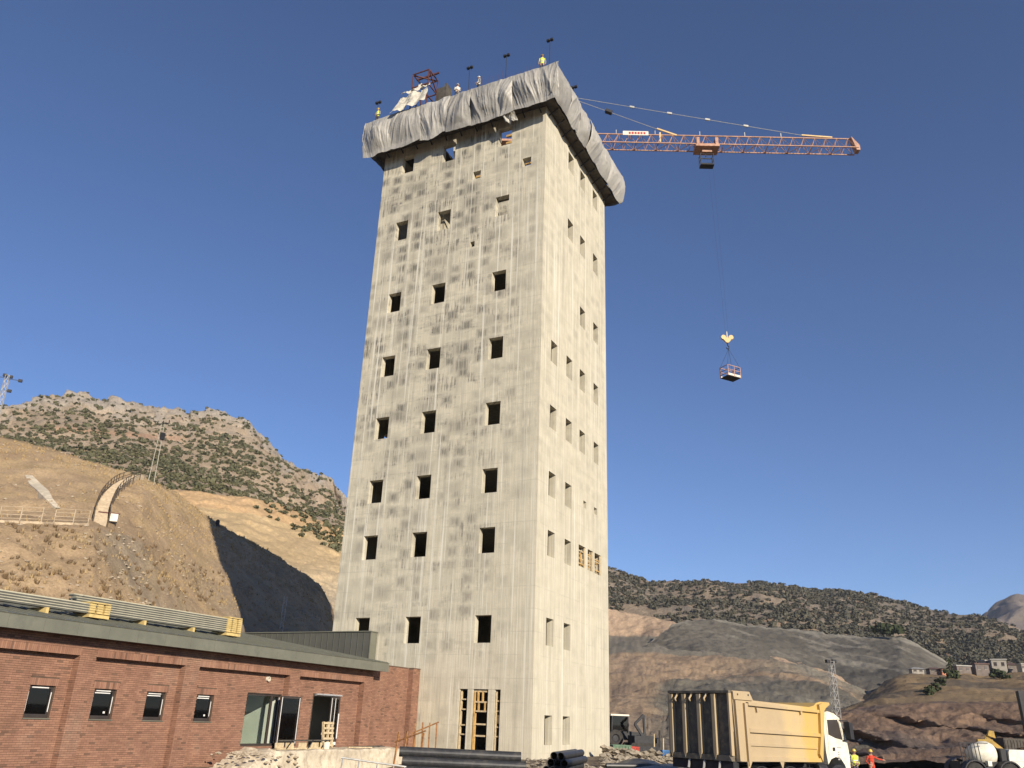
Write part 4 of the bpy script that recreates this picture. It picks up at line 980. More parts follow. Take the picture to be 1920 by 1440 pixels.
def rubble_slope():
    nu, nv = 34, 18; vs = []
    for i in range(nu+1):
        f = i/nu; y = -14.69-2.6*f
        for j in range(nv+1):
            g = j/nv; x = BXF+.03+2.1*min(1, g/.6)+.25*max(0, g-.6)*2.5
            h = .10-1.15*f-.5*f*f*0+.10*math.floor(f*6+.5*noise.noise(Vector((x*2, y, 0))))*0
            st_ = -.16*math.floor(f*7+.7*noise.noise(Vector((x*1.4, y*1.2, 3))))
            q = Vector((x, y, 0)); z = .10+.6*st_-.45*f+.09*fbm(q*1.8)+.05*fbm(q*6)-1.5*max(0, (g-.6)/.4)**.8
            vs.append((x+.08*fbm(q*2+Vector((4, 4, 4))), y+.06*fbm(q*3), max(z, -1.25)))
    return MB().add(vs, [(i*(nv+1)+j, i*(nv+1)+j+1, (i+1)*(nv+1)+j+1, (i+1)*(nv+1)+j) for i in range(nu) for j in range(nv)])
rubble_slope().build('broken_edge', M['slab'], sl, base=SB)
stones('landing_rubble', [(T(BXF+rng.uniform(.3, 2.5), -rng.uniform(13.2, 16.9), 0)+Zv*(-.02-.9*max(0, rng.random()-.35)), rng.uniform(.05, .15)) for _ in range(90)], M['hstone'], 'broken concrete lumps on the left end of the landing', 'rubble')
# pallet leaning in the doorway
pl = empty('wooden_pallet', T(BXF+.55, -9.1, .12), TROT, 'pale wooden pallet propped upright in front of the dark doorway', 'pallet')
def ptilt(mbd): 
    a = R(9); c, s_ = math.cos(a), math.sin(a); mbd.v = [(x*c-z*s_, y+z*.06, x*s_+z*c) for x, y, z in mbd.v]; return mbd
for z in (.06, .36, .62, .84, 1.08): ptilt(MB().box(0, .025, -.42, .42, z, z+.10)).build('slat', M['palewood'], pl)
for y in (-.40, -.05, .30): ptilt(MB().box(-.10, -.002, y, y+.1, .0, 1.2)).build('stringer', M['palewood'], pl)
for z in (.1, .6): ptilt(MB().box(-.13, -.104, -.42, .42, z, z+.10)).build('slat', M['palewood'], pl)
# formwork beam and boards
fb = empty('formwork_girder', T(BXF+1.5, -12.3, .1), TROT, 'long timber formwork girder lying on the left end of the landing', 'girder')
MB().box(-.06, .06, -1.7, 1.9, .36, .42).build('flange', M['darkwood'], fb); MB().box(-.08, .08, -1.8, 1.8, .02, .09).build('flange', M['palewood'], fb)
for y in (-1.6, -.9, 0, .9, 1.6): MB().box(-.02, .02, y-.28, y+.28, .09, .30).build('web_board', M['palewood'], fb)
for y in (-1.2, .3, 1.3): MB().bar((.09, y, .05), (.09, y+.35, .4), .04).build('clamp', M['dsteel'], fb)
bkt = MB().lathe([(0, 0), (.14, 0), (.17, .3), (.155, .3), (.13, .02)], n=18).build('bucket', M['white'], None, loc=T(BXF+1.7, -10.75, .12)); tag(bkt, 'small white plaster bucket at the end of the girder', 'bucket')
for k, (x, y, l, rz) in enumerate(((1.2, -6.6, 2.6, 1.5), (1.75, -8.1, 1.4, 1.2), (.9, -5.6, 1.6, 1.75))):
    o = MB().box(-l/2, l/2, -.09, .09, 0, .045).build('board', M['darkwood'] if k != 1 else M['palewood'], None, loc=T(BXF+x, y, .15), rz=TROT+rz)
    tag(o, ('long dark board lying flat right of the doorway', 'short pale board on the landing before the doorway', 'dark board at the right end of the landing')[k], 'board')
btl = MB().lathe([(0, 0), (.04, 0), (.04, .16), (.015, .2), (.015, .25), (0, .25)], n=12).build('bottle', M['white'], None, loc=T(BXF+.7, -9.75, .12)); tag(btl, 'white bottle standing beside the leaning pallet', 'bottle')

# ------------------------------------------------------------------ rusty frames beside the landing
def barrier(px, D, rz, w_, h_, zb_, label, lean):
    p = far(px, 1400, D); t = empty('steel_barrier', (p.x, p.y, zb_), rz, label, 'barrier', 'rusty frames beside the landing')
    f = lambda x, z: (x, z*lean, z)
    for x in np.linspace(-w_/2, w_/2, 4): MB().bar(f(x, 0), f(x+.02, h_-.1*abs(x)), .05).build('upright', M['orust'], t)
    MB().bar(f(-w_/2-.1, h_-.42), f(w_/2+.1, h_+.02), .045).build('rail', M['orust'], t); MB().bar(f(-w_/2, h_*.35), f(w_/2, h_*.45), .04).build('rail', M['orust'], t)
    return t
barrier(760, 33, R(-35), 1.2, 2.15, -.95, 'orange rusted steel barrier frame in front of the brick wall end', .12)
barrier(797, 35, R(-12), .85, 2.45, -.95, 'narrow brown rusted frame between the brick wall and black pipes', -.05)

# ------------------------------------------------------------------ black pipes
def pipe_obj(p, q, r, label=None, group=None, cat='pipe', mt='hdpe'):
    p = Vector(p); q = Vector(q); mid = (p+q)/2
    o = MB().pipe(p-mid, q-mid, r, r*.12, 18).build('plastic_pipe', M[mt], None, smooth=False, loc=mid); return tag(o, label, cat, group)
yv = Vector((.985, .09, -.012)).normalized(); pn = Vector((-yv.y, yv.x, 0))
st0 = far(782, 1420, 29.5); st0.z = 0
GPa = 'thick black pipes stacked before the tower door'
def bigpipe(row, i, L, lab, sh=0.):
    r = .16; c = st0+pn*(i*2.02*r+row*r)+Vector((0, 0, -.98+r+row*r*1.75)); pipe_obj(c+yv*sh, c+yv*(L+sh), r, lab, GPa)
for row in range(6):
    for i in range(max(1, 6-row)):
        front = i == 0
        if not front and row < 3: continue
        lab = {0: 'bottom', 1: 'second', 2: 'third', 3: 'fourth', 4: 'fifth', 5: 'topmost'}[row]
        bigpipe(row, i, 4.05+.12*rng.random()+(.1 if row == 3 else 0), f'thick black pipe, {lab} of the front layer before the tower door' if front else f'thick black pipe on the {lab} level, {("", "first", "second", "third", "fourth", "fifth")[i]} behind the front one', -.12*row+.06*i)
# blue capped pipe end at the left of the stack
o = MB().lathe([(0, 0), (.16, 0), (.18, .08), (.18, .16), (0, .16)], (0, 0, 0), 'x', 18).build('pipe_cap', M['blue'], None, loc=st0-yv*.36+Vector((0, 0, -.98+.19*2.75))); tag(o, 'dark blue round cap on the left end of the pipe stack', 'pipe cap')
# smaller coils and pipes further right
GPb = 'thin black pipes lying towards the camera'
def small_bundle(px, D, dirv, L, r, rows, zb_, word):
    p0 = far(px, 1425, D); p0.z = zb_; dv = Vector(dirv).normalized(); nv = Vector((-dv.y, dv.x, 0)); k = 0
    names = ('far left', 'second', 'third', 'fourth', 'fifth', 'sixth', 'seventh', 'eighth')
    for row, n in enumerate(rows):
        for i in range(n):
            c = p0-nv*((i+row*.5)*2.06*r)+Vector((0, 0, r+row*r*1.75)); sh = rng.uniform(-.25, .25)
            pipe_obj(c+dv*sh, c+dv*(L+sh), r, f'thin black pipe {word}, {names[i]} in layer {("one","two","three","four","five","six")[row]}', GPb)
small_bundle(1010, 34, (.25, 1, 0), 5, .14, (5, 4, 3, 3, 2), -.62, 'right of the striped board')
small_bundle(1152, 33, (.45, 1, 0), 6, .11, (8, 7, 7, 6, 5, 4), -.95, 'in the pile beside the truck')
lp = far(1180, 1424, 36)
o = MB().tube([(lp.x-.9, lp.y+.2, .14), (lp.x+.6, lp.y+.5, .16), (lp.x+2.2, lp.y+.4, .13)], .1, 12).build('plastic_pipe', M['hdpe']); tag(o, 'long black pipe lying crosswise on the pipe pile beside the truck', 'pipe', GPb)
def sheet_pile():
    n = 30; vs = []
    c = far(1205, 1432, 37)
    for j in range(n+1):
        for i in range(n+1):
            u, v_ = i/n*2-1, j/n*2-1; h = max(0, 1-abs(u)**2.2)*max(0, 1-abs(v_)**2)
            x = c.x+u*2.0; y = c.y+v_*2.2+.6; z = -.9+1.25*h**.6+.09*fbm(Vector((x*1.2, y*1.2, 0))); vs.append((x, y, z))
    o = MB().add(vs, [(j*(n+1)+i, j*(n+1)+i+1, (j+1)*(n+1)+i+1, (j+1)*(n+1)+i) for j in range(n) for i in range(n)]).build('plastic_sheet', M['hdpe'], None, smooth=True)
    tag(o, 'black plastic sheet draped over a heap left of the truck tailgate', 'sheet')
sheet_pile()
# striped warning board
sbp = far(990, 1425, 28.5); wb = empty('warning_board', (sbp.x, sbp.y, -.95), R(4), 'white warning board with red stripes propped against the pipe ends', 'warning board')
MB().prism([(-.20, .72), (.22, .60), (.26, 1.10), (-.22, 1.22)], -.02, .02).build('board', M['white'], wb)
for k in range(2):
    MB().prism([(-.2+.1*k, .74-.02*k), (-.1+.1*k, .72-.02*k), (.1+.06*k, .62+.0*k), (.0+.06*k, .64)], -.03, -.022).build('stripe', M['red'], wb)
MB().bar((-.24, -.04, .98), (.06, -.04, .2), .05).build('leg', M['red'], wb); MB().bar((.34, -.04, .95), (-.02, -.04, .2), .05).build('leg', M['red'], wb); MB().bar((0, .05, 0), (0, .05, .8), .05).build('leg', M['steel'], wb)
# galvanised scaffold frames dumped in the foreground
def scaff(px, py, D, rz, tilt, label, z):
    p = far(px, py, D); t = empty('scaffold_frame', (p.x, p.y, z), rz, label, 'scaffold frame', 'scaffold frames dumped in the foreground'); t.rotation_euler = (tilt, R(6), rz)
    MB().tube([(-.9, -.3, 0), (.9, -.3, 0)], .024, 8).build('tube', M['steel'], t); MB().tube([(-.9, .3, 0), (.9, .3, 0)], .024, 8).build('tube', M['steel'], t)
    for x in (-.85, -.4, .1, .55, .85): MB().tube([(x, -.3, 0), (x, .3, 0)], .018, 8).build('rung', M['steel'], t)
    return t
scaff(700, 1428, 25, R(10), R(48), 'grey scaffold frame leaning steepest in the foreground heap', .25)
scaff(735, 1436, 24, R(-18), R(20), 'grey scaffold frame lying flattest in the foreground heap', .14)
scaff(790, 1438, 24.5, R(4), R(12), 'grey scaffold frame at the right end of the heap before the pipes', .10)
scaff(690, 1440, 23.5, R(28), R(30), 'grey scaffold frame lowest at the left of the foreground heap', .06)
hp = far(735, 1442, 25)
stones('rubble_heap', [(Vector((hp.x+rng.gauss(0, 1.1), hp.y+rng.gauss(0, .8), -1+max(0, 1.05-abs(rng.gauss(0, .5))))), rng.uniform(.08, .22)) for _ in range(240)], M['rock'], 'heap of broken stone under the scaffold frames', 'rubble')
# rubble between tower and truck
rb = []
for _ in range(650):
    px_ = rng.uniform(1130, 1262); D_ = rng.uniform(46, 72); p = far(px_, 1400, D_); rb.append((Vector((p.x, p.y, ground_z(p.x, p.y)+.6*max(0, fbm(p*.2)+.35)+.25*rng.random())), rng.choice((.1, .15, .2, .3))))
stones('rubble', rb, M['rock'], 'grey brown broken rubble on the ground between tower and truck', 'rubble')
rb = []
for px_, py_ in ((1080, 1412), (1010, 1408), (1120, 1416)):
    for _ in range(60):
        p = far(px_+rng.gauss(0, 22), 1410, 44+rng.random()*4); rb.append((Vector((p.x, p.y, ground_z(p.x, p.y)+.25*rng.random())), rng.uniform(.07, .2)))
stones('tower_foot_rubble', rb, M['rock'], 'small stones along the foot of the bright tower wall', 'rubble')

# ------------------------------------------------------------------ dump truck
TRK = Vector((6.88, 26.11, 0)); TF = Vector((.822, .5694, 0)); TRZ = math.atan2(TF.y, TF.x); GZ = ground_z(9, 28.5)
truck = empty('dump_truck', (TRK.x, TRK.y, GZ), TRZ, 'dusty yellow dump truck with a cream cab parked right of the tower', 'truck')
# truck frame: x forward, y left (near side is y = 0, far side y = 2.5), z above ground
ZTOP = 2.72-GZ
def tp(name, mbd, mt, parent=None, **kw): return mbd.build(name, mt if isinstance(mt, (list, tuple)) else M[mt], parent or truck, **kw)
def bedmat():
    k = N('dump body paint'); o = k.obj(); x, y, z = k.xyz(o)
    c = k.mix(k.ramp(k.noise(o, 1.6, 6, .65), .3, .7), (.455, .345, .205), (.39, .30, .18))
    edge = k.math('ADD', x, k.math('MULTIPLY', k.noise(o, .9, 4), .7))
    c = k.mix(k.ramp(edge, 2.55, 2.85), c, (.50, .375, .195)); c = k.mix(k.ramp(edge, 3.4, 3.75), c, (.54, .36, .115))
    d = k.ramp(k.noise(k.vec(k.math('MULTIPLY', x, 2.), k.math('MULTIPLY', y, 2.), k.math('MULTIPLY', z, .4)), 2.2, 7, .7), .5, .72, 0, .55)
    c = k.mix(d, c, (.41, .335, .225)); c = k.mix(k.ramp(k.noise(o, 7, 6, .7), .60, .70, 0, .5), c, (.30, .235, .15))
    k.bump(k.noise(o, 3, 4), .12, .03); return k.done(c, .6, .3)
M['bed'] = bedmat()
M['tailshade'] = simple('tailgate plate with painted shade', (.115, .10, .08), .8, .3, 2.5, .2, dirt=(.22, .18, .12))  # shade cast between the ribs is put into this dark colour
zt = ZTOP; W_ = 2.5
def z_(d): return zt+d
side = [(0, z_(0)), (.8, z_(0)), (.95, z_(-.24)), (3.65, z_(-.33)), (3.9, z_(-.28)), (4.05, z_(-.19)), (4.28, z_(-.145)), (4.74, z_(-.15)), (4.76, z_(-.22)), (4.55, z_(-.32)), (4.38, z_(-.47)), (4.28, z_(-.9)), (4.0, z_(-1.94)), (.1, z_(-1.93)), (.05, z_(-1.0))]
for y0, y1 in ((0, .06), (W_-.06, W_)): tp('side_wall', MB().prism(side, y0, y1), 'bed')
tp('bed_floor', MB().box(.1, 4.0, .065, W_-.065, z_(-1.93), z_(-1.85)), 'bed'); tp('head_board', MB().prism([(4.0, z_(-1.84)), (4.08, z_(-1.84)), (4.46, z_(-.46)), (4.76, z_(-.22)), (4.74, z_(-.16)), (4.38, z_(-.40))], .065, W_-.065), 'bed')
# pressed rails on the near side
for s, yo in ((-1, 0.), (1, W_)):
    def rib(poly, d, name='side_rib'): tp(name, MB().prism(poly, yo+s*.002, yo+s*d), 'bed')
    rib([(.0, z_(-.02)), (.75, z_(-.02)), (.88, z_(-.25)), (.02, z_(-.24))], .05)
    rib([(.04, z_(-.26)), (.28, z_(-.28)), (.27, z_(-1.92)), (.10, z_(-1.92))], .09, 'corner_post')
    rib([(.46, z_(-.33)), (.60, z_(-.335)), (.62, z_(-1.9)), (.50, z_(-2.05))], .08, 'side_post')
    rib([(.605, z_(-.30)), (4.05, z_(-.40)), (4.05, z_(-.49)), (.605, z_(-.39))], .10, 'top_rail')
    rib([(.61, z_(-1.02)), (4.0, z_(-1.10)), (4.0, z_(-1.20)), (.61, z_(-1.135))], .09)
    rib([(.61, z_(-1.42)), (3.85, z_(-1.49)), (3.85, z_(-1.56)), (.61, z_(-1.50))], .05)
    rib([(.61, z_(-1.80)), (3.98, z_(-1.82)), (3.98, z_(-1.93)), (.61, z_(-1.925))], .06)
    rib([(4.06, z_(-.24)), (4.25, z_(-.2)), (4.30, z_(-.5)), (4.14, z_(-1.2)), (3.99, z_(-1.92)), (3.86, z_(-1.7)), (4.02, z_(-1.1)), (4.08, z_(-.5))], .10, 'front_post')
    for x in (1.0, 3.1): tp('lashing_hook', MB().prism([(x, z_(-.44)), (x+.14, z_(-.445)), (x+.03, z_(-.58))], yo+s*.002, yo+s*.07), 'bed')
    rib([(1.95, z_(-1.93)), (2.15, z_(-1.93)), (2.06, z_(-2.15))], .04, 'gusset'); rib([(.47, z_(-1.93)), (.68, z_(-1.93)), (.5, z_(-2.2))], .04, 'gusset')
    for x, d in ((.2, .1), (.68, .1), (.62, .33)): tp('bolt', MB().lathe([(0, 0), (.03, 0), (.03, .02), (0, .02)], (x, yo+s*.055, z_(-d)), 'y', 10), 'dsteel')
# tailgate: plate coloured dark for the shade between four deep bright ribs
tg = tp('tailgate', MB().box(-.02, .05, .07, W_-.07, z_(-1.9), z_(-.06)), 'tailshade')
for y in (.61, 1.20, 1.81, 2.36): tp('rib', MB().prism([(y-.075, z_(-.10)), (y+.075, z_(-.10)), (y+.06, z_(-.2)), (y+.06, z_(-1.74)), (y, z_(-1.9)), (y-.06, z_(-1.74)), (y-.06, z_(-.2))], -.17, -.022, 'x'), 'bed', tg)
tp('rim', MB().box(-.14, -.022, .01, W_-.01, z_(-.07), z_(0)), 'tailshade', tg); tp('rim', MB().prism([(.1, z_(-1.78)), (W_-.1, z_(-1.78)), (W_-.02, z_(-1.93)), (.0, z_(-1.93))], -.16, -.022, 'x'), 'tailshade', tg)
for y0, y1 in ((.005, .07), (W_-.07, W_-.005)): tp('rim', MB().box(-.14, -.022, y0, y1, z_(-1.78), z_(-.072)), 'bed', tg)
for y in (.9, 1.5, 2.1): tp('hinge', MB().bar((-.08, y, z_(-.06)), (-.20, y+.04, z_(-.24)), .05).bar((-.20, y+.04, z_(-.24)), (-.14, y+.04, z_(-.30)), .04), 'bed', tg)
for y in (.5, 1.1, 1.7): tp('latch', MB().bar((-.10, y, z_(-1.95)), (-.22, y-.06, z_(-2.18)), .05), 'steel', tg)
tp('rear_beam', MB().box(-.06, .18, .05, W_-.05, z_(-2.2), z_(-1.94)), 'dsteel')
# chassis, wheels
CZ = z_(-1.95)
for y in (.75, 1.6): tp('chassis_beam', MB().box(.15, 5.4, y, y+.12, CZ-.42, CZ-.08), 'dsteel')
def wheel(x, y, r, wd, s):
    wh_ = tp('wheel', MB().lathe([(r*.58, -wd/2), (r*.92, -wd/2), (r, -wd*.36), (r, wd*.36), (r*.92, wd/2), (r*.58, wd/2), (r*.58, -wd/2)], (x, y, r), 'y', 28), 'rubber', smooth=False)
    tp('rim', MB().lathe([(0, s*wd*.18), (r*.3, s*wd*.2), (r*.5, s*wd*.05), (r*.575, s*wd*.42), (r*.575, -s*wd*.42), (0, -s*wd*.4)], (x, y, r), 'y', 24), 'steel', wh_)
for x in (1.15, 2.5):
    for y, s in ((.22, -1), (.52, -1), (W_-.22, 1), (W_-.52, 1)): wheel(x, y, .5, .28, s)
for x in (4.95,):
    for y, s in ((.2, -1), (W_-.2, 1)): wheel(x, y, .5, .32, s)
for x in (1.15, 2.5):
    for y0, y1 in ((.02, .7), (W_-.7, W_-.02)):
        pr_ = [(x+.6*math.cos(a), .52+.6*math.sin(a)) for a in np.linspace(.15, math.pi-.15, 12)]+[(x+.57*math.cos(a), .52+.57*math.sin(a)) for a in np.linspace(math.pi-.15, .15, 12)]
        tp('mudguard', MB().prism(pr_, y0, y1), 'dsteel')
tp('fuel_tank', MB().lathe([(0, 3.35), (.27, 3.36), (.29, 3.4), (.29, 3.95), (.27, 3.99), (0, 4.0)], (0, .35, .78), 'x', 20), 'dsteel'); 
for dz in (.0,): tp('air_tank', MB().lathe([(0, 4.02), (.12, 4.03), (.14, 4.08), (.14, 4.42), (0, 4.45)], (0, .2, 1.05), 'x', 16).lathe([(0, 4.02), (.12, 4.03), (.14, 4.08), (.14, 4.42), (0, 4.45)], (0, .2, .75), 'x', 16), 'dsteel')
# cab
cabp = [(4.38, z_(-.50)), (4.62, z_(-.42)), (4.95, z_(-.47)), (5.22, z_(-.60)), (5.34, z_(-.80)), (5.52, z_(-1.28)), (5.58, z_(-1.6)), (5.58, z_(-2.35)), (5.5, z_(-2.55)), (5.42, z_(-2.4)), (5.3, z_(-2.02)), (5.1, z_(-1.82)), (4.85, z_(-1.78)), (4.6, z_(-1.84)), (4.42, z_(-2.0)), (4.36, z_(-1.6))]
cab = tp('cab', MB().prism(cabp, .03, W_-.03), 'cabw')
for yo, s in ((.03, -1), (W_-.03, 1)):
    wpoly = [(4.57, z_(-.68)), (5.10, z_(-.66)), (5.17, z_(-.78)), (5.30, z_(-1.27)), (4.92, z_(-1.22)), (4.57, z_(-1.12))]
    tp('side_window', MB().prism(wpoly, yo+s*.002, yo+s*.012), 'glassk' if 'glassk' in M else 'frame', cab)
    tp('door_handle', MB().box(4.72, 4.82, min(yo+s*.002, yo+s*.03), max(yo+s*.002, yo+s*.03), z_(-1.60), z_(-1.50)), 'dsteel', cab)
    tp('pillar', MB().prism([(5.15, z_(-.62)), (5.22, z_(-.64)), (5.42, z_(-1.28)), (5.36, z_(-1.30))], yo+s*.002, yo+s*.02), 'white', cab)
    fpts = [(4.9+.62*math.cos(a), .55+.62*math.sin(a)) for a in np.linspace(.2, math.pi-.1, 14)]+[(4.9+.53*math.cos(a), .55+.53*math.sin(a)) for a in np.linspace(math.pi-.1, .2, 14)]
    tp('fender', MB().prism(fpts, yo-s*.35, yo+s*.03), 'dsteel', cab)
    ms = tp('mirror', MB().prism([(5.30, z_(-.72)), (5.50, z_(-.76)), (5.52, z_(-1.25)), (5.34, z_(-1.22))], yo+s*.10, yo+s*.30), 'dsteel', cab)
    tp('mirror_arm', MB().bar((5.2, yo, z_(-.68)), (5.4, yo+s*.2, z_(-.70)), .04).bar((5.3, yo, z_(-1.3)), (5.42, yo+s*.2, z_(-1.24)), .04), 'dsteel', ms)
    tp('door_seam', MB().box(4.50, 4.512, min(yo+s*.001, yo+s*.004), max(yo+s*.001, yo+s*.004), z_(-1.75), z_(-.6)), 'dsteel', cab)
    for k in range(3): tp('door_letter', MB().box(4.96+k*.075, 5.015+k*.075, min(yo+s*.001, yo+s*.005), max(yo+s*.001, yo+s*.005), z_(-1.52), z_(-1.48)), 'steel', cab)
    for k in range(4): tp('door_letter', MB().box(4.96, 5.06, min(yo+s*.001, yo+s*.005), max(yo+s*.001, yo+s*.005), z_(-1.66-k*.07), z_(-1.62-k*.07)), 'roofc', cab)
tp('windscreen', MB().add([(5.25, .15, z_(-.62)), (5.25, W_-.15, z_(-.62)), (5.545, W_-.12, z_(-1.35)), (5.545, .12, z_(-1.35))], [(0,1,2,3)]), 'frame', cab)
tp('grille', MB().box(5.582, 5.60, .4, W_-.4, z_(-2.2), z_(-1.6)), 'dsteel', cab); tp('bumper', MB().box(5.3, 5.62, .0, W_, z_(-2.72), z_(-2.42)), 'dsteel', cab)
for y in (.15, W_-.45): tp('headlight', MB().box(5.59, 5.625, y, y+.3, z_(-2.38), z_(-2.24)), 'film', cab)
tp('exhaust_stack', MB().tube([(4.3, .3, .9), (4.3, .3, z_(-1.1))], .07, 12), 'dsteel')

# ------------------------------------------------------------------ people
def body_mesh(pose, kind):
    """one continuous skin: overlapping tapered limbs remeshed into a single surface"""
    b = MB()
    def ball(c, rx, ry, rz): b.add([(c[0]+rx*math.sin(t)*math.cos(a), c[1]+ry*math.sin(t)*math.sin(a), c[2]+rz*math.cos(t)) for t in np.linspace(.05, math.pi-.05, 9) for a in np.linspace(0, 2*math.pi, 14, endpoint=False)],
        [(i*14+k, i*14+(k+1)%14, (i+1)*14+(k+1)%14, (i+1)*14+k) for i in range(8) for k in range(14)]+[tuple(range(13, -1, -1)), tuple(8*14+k for k in range(14))])
    def limb(pts, rs): b.tube(pts, rs, 12); [ball(p, r, r, r) for p, r in zip(pts, rs)]
    J = pose
    # trunk
    for z, rx, ry in ((.95, .165, .12), (1.08, .155, .115), (1.22, .17, .125), (1.36, .185, .125), (1.44, .15, .10)): ball((0, 0, z), rx, ry, .13)
    limb([(0, 0, 1.42), (0, -.005, 1.56)], [.065, .058]); ball((0, -.015, 1.655), .077, .095, .115); ball((0, -.11, 1.645), .016, .022, .022)
    for s in (-1, 1): ball((s*.078, -.01, 1.65), .014, .026, .034)
    for s, k in ((-1, 'r'), (1, 'l')):
        h, kn, an, toe = [(s*.09, 0, .92)], J[k+'knee'], J[k+'ank'], J[k+'toe']
        limb([(s*.09, 0, .92), (kn[0]*.4+s*.054, kn[1]*.4, .92*.6+kn[2]*.4), kn, ((kn[0]+an[0])/2, (kn[1]+an[1])/2+.015, (kn[2]+an[2])/2+.05), an], [.095, .085, .062, .06, .045])
        limb([(an[0], an[1]+.03, .05), toe], [.052, .042]); limb([an, (an[0], an[1]+.02, .06)], [.05, .05])
        sh, el, wr, hd = (s*.20, 0, 1.41), J[k+'elb'], J[k+'wri'], J[k+'hand']
        limb([sh, Vector(sh).lerp(Vector(el), .5), el, Vector(el).lerp(Vector(wr), .4), wr], [.066, .054, .046, .045, .034])
        W, Hh = Vector(wr), Vector(hd); d = (Hh-W).normalized(); sdv = d.cross(Vector((0, 1, .2))).normalized()
        pc = W+d*.05; limb([W, pc, W+d*.085], [.032, .036, .034])
        for q, ln in ((-1.5, .065), (-.5, .08), (.5, .075), (1.5, .06)):
            a0 = W+d*.085+sdv*q*.018; limb([a0, a0+d*ln*.55+Vector((0, -.008, -.004)), a0+d*ln+Vector((0, -.026, -.01))], [.011, .010, .008])
        t0 = W+d*.03+sdv*.03; limb([t0, t0+d*.03+sdv*.025, t0+d*.065+sdv*.03], [.013, .012, .009])
    o = b.build('tmp', M['skin']); md = o.modifiers.new('r', 'REMESH'); md.mode = 'VOXEL'; md.voxel_size = .0115; sm = o.modifiers.new('s', 'SMOOTH'); sm.iterations = 3; sm.factor = .45
    dg = bpy.context.evaluated_depsgraph_get(); me = bpy.data.meshes.new_from_object(o.evaluated_get(dg)); bpy.data.objects.remove(o)
    me.materials.clear()
    for q in {'vest': ('skin', 'hivis', 'dcloth', 'rubber', 'gcloth'), 'red': ('skin', 'redcl', 'redcl', 'rubber', 'redcl'), 'white': ('skin', 'white', 'dcloth', 'rubber', 'gcloth')}[kind]: me.materials.append(M[q])
    hands = [(Vector(J[k+'wri']), Vector(J[k+'hand'])) for k in 'rl']
    mi = []
    for p in me.polygons:
        c = p.center; v_ = 1
        if c.z > 1.50: v_ = 0
        elif c.z < .10: v_ = 3
        elif c.z < .93 and abs(c.x) < .22: v_ = 2
        elif abs(c.x) > .21: v_ = 4
        for wv, hv in hands:
            if (c-wv).dot((hv-wv).normalized()) > -.005 and (c-wv).length < .22: v_ = 0
        mi.append(v_)
    me.polygons.foreach_set('material_index', mi); me.polygons.foreach_set('use_smooth', [True]*len(mi)); me.name = 'body'
    return me
stand = dict(rknee=(-.10, -.03, .50), rank=(-.12, .0, .09), rtoe=(-.14, -.17, .04), lknee=(.10, -.02, .50), lank=(.13, .02, .09), ltoe=(.17, -.14, .04),
             relb=(-.27, .03, 1.13), rwri=(-.26, -.09, .90), rhand=(-.25, -.13, .80), lelb=(.27, .03, 1.13), lwri=(.26, -.09, .90), lhand=(.25, -.13, .80))
point = dict(stand, lelb=(.45, -.02, 1.30), lwri=(.68, -.08, 1.26), lhand=(.79, -.10, 1.24), relb=(-.30, .06, 1.15), rwri=(-.22, -.10, 1.0), rhand=(-.15, -.16, .95))
hold = dict(stand, relb=(-.25, .02, 1.14), rwri=(-.10, -.22, 1.06), rhand=(-.02, -.27, 1.04), lelb=(.25, .02, 1.14), lwri=(.12, -.22, 1.02), lhand=(.04, -.27, 1.0))
bodies = {'vest': body_mesh(stand, 'vest'), 'vest2': body_mesh(hold, 'vest'), 'red': body_mesh(point, 'red'), 'white': body_mesh(hold, 'white')}
helm = {}
for k in ('helmy', 'helmw'):
    helm[k] = MB().lathe([(0, .135), (.05, .13), (.088, .095), (.104, .05), (.108, 0), (.125, -.005), (.125, -.015), (.10, -.015)], n=20).box(-.06, .06, -.17, -.10, -.016, -.004).mesh('helmet', M[k], False)
hairm = MB().lathe([(0, .10), (.05, .09), (.08, .05), (.084, 0), (.078, -.05), (.06, -.06)], n=16).mesh('hair', M['dcloth'], True)
eyem = MB().lathe([(0, .011), (.008, .008), (.011, 0), (.008, -.008), (0, -.011)], n=8).mesh('eye', M['dsteel'], True)
mouthm = MB().box(-.022, .022, -.006, .004, -.004, .004).mesh('mouth', M['rust'])
def person(kind, hel, loc, rz, label, group=None, sit=0):
    t = empty('person', loc, rz, label, 'person', group)
    inst('body', bodies[kind], t, (0, 0, 0)); inst('helmet', helm[hel], t, (0, -.015, 1.70), (R(-4), 0, 0)); inst('hair', hairm, t, (0, .012, 1.675))
    for s in (-.03, .03): inst('eye', eyem, t, (s, -.098, 1.665))
    inst('mouth', mouthm, t, (0, -.104, 1.605))
    if kind in ('vest', 'vest2'):
        for z in (1.08, 1.20): inst('reflective_band', bandm, t, (0, 0, z))
    return t
bandm = MB().lathe([(.178, -.022), (.184, 0), (.178, .022)], n=24).mesh('reflective_band', M['film'], True)
for v_ in bandm.vertices: v_.co.y *= .76
def gp(px, D): p = far(px, 1420, D); return Vector((p.x, p.y, ground_z(p.x, p.y)))
person('vest2', 'helmy', gp(1602, 57), R(12), 'person in hi-vis yellow vest and dark trousers standing beyond the truck cab')
person('vest', 'helmy', gp(1588, 60), R(-25), 'person in hi-vis vest half hidden behind the truck mirror')
person('red', 'helmy', gp(1633, 58), R(8), 'person in red coverall and yellow helmet stretching one arm sideways')
dz = 47.5
def on_top(kind, hel, x, y, rz, label): person(kind, hel, T(x, y, dz), TROT+rz, label, 'workers on the tower top')
on_top('vest', 'helmy', -.05, -.85, R(20), 'person in hi-vis yellow vest standing at the near tower corner')
on_top('vest2', 'helmy', -15.2, -.85, R(-10), 'person in hi-vis vest at the far left end of the tower top')
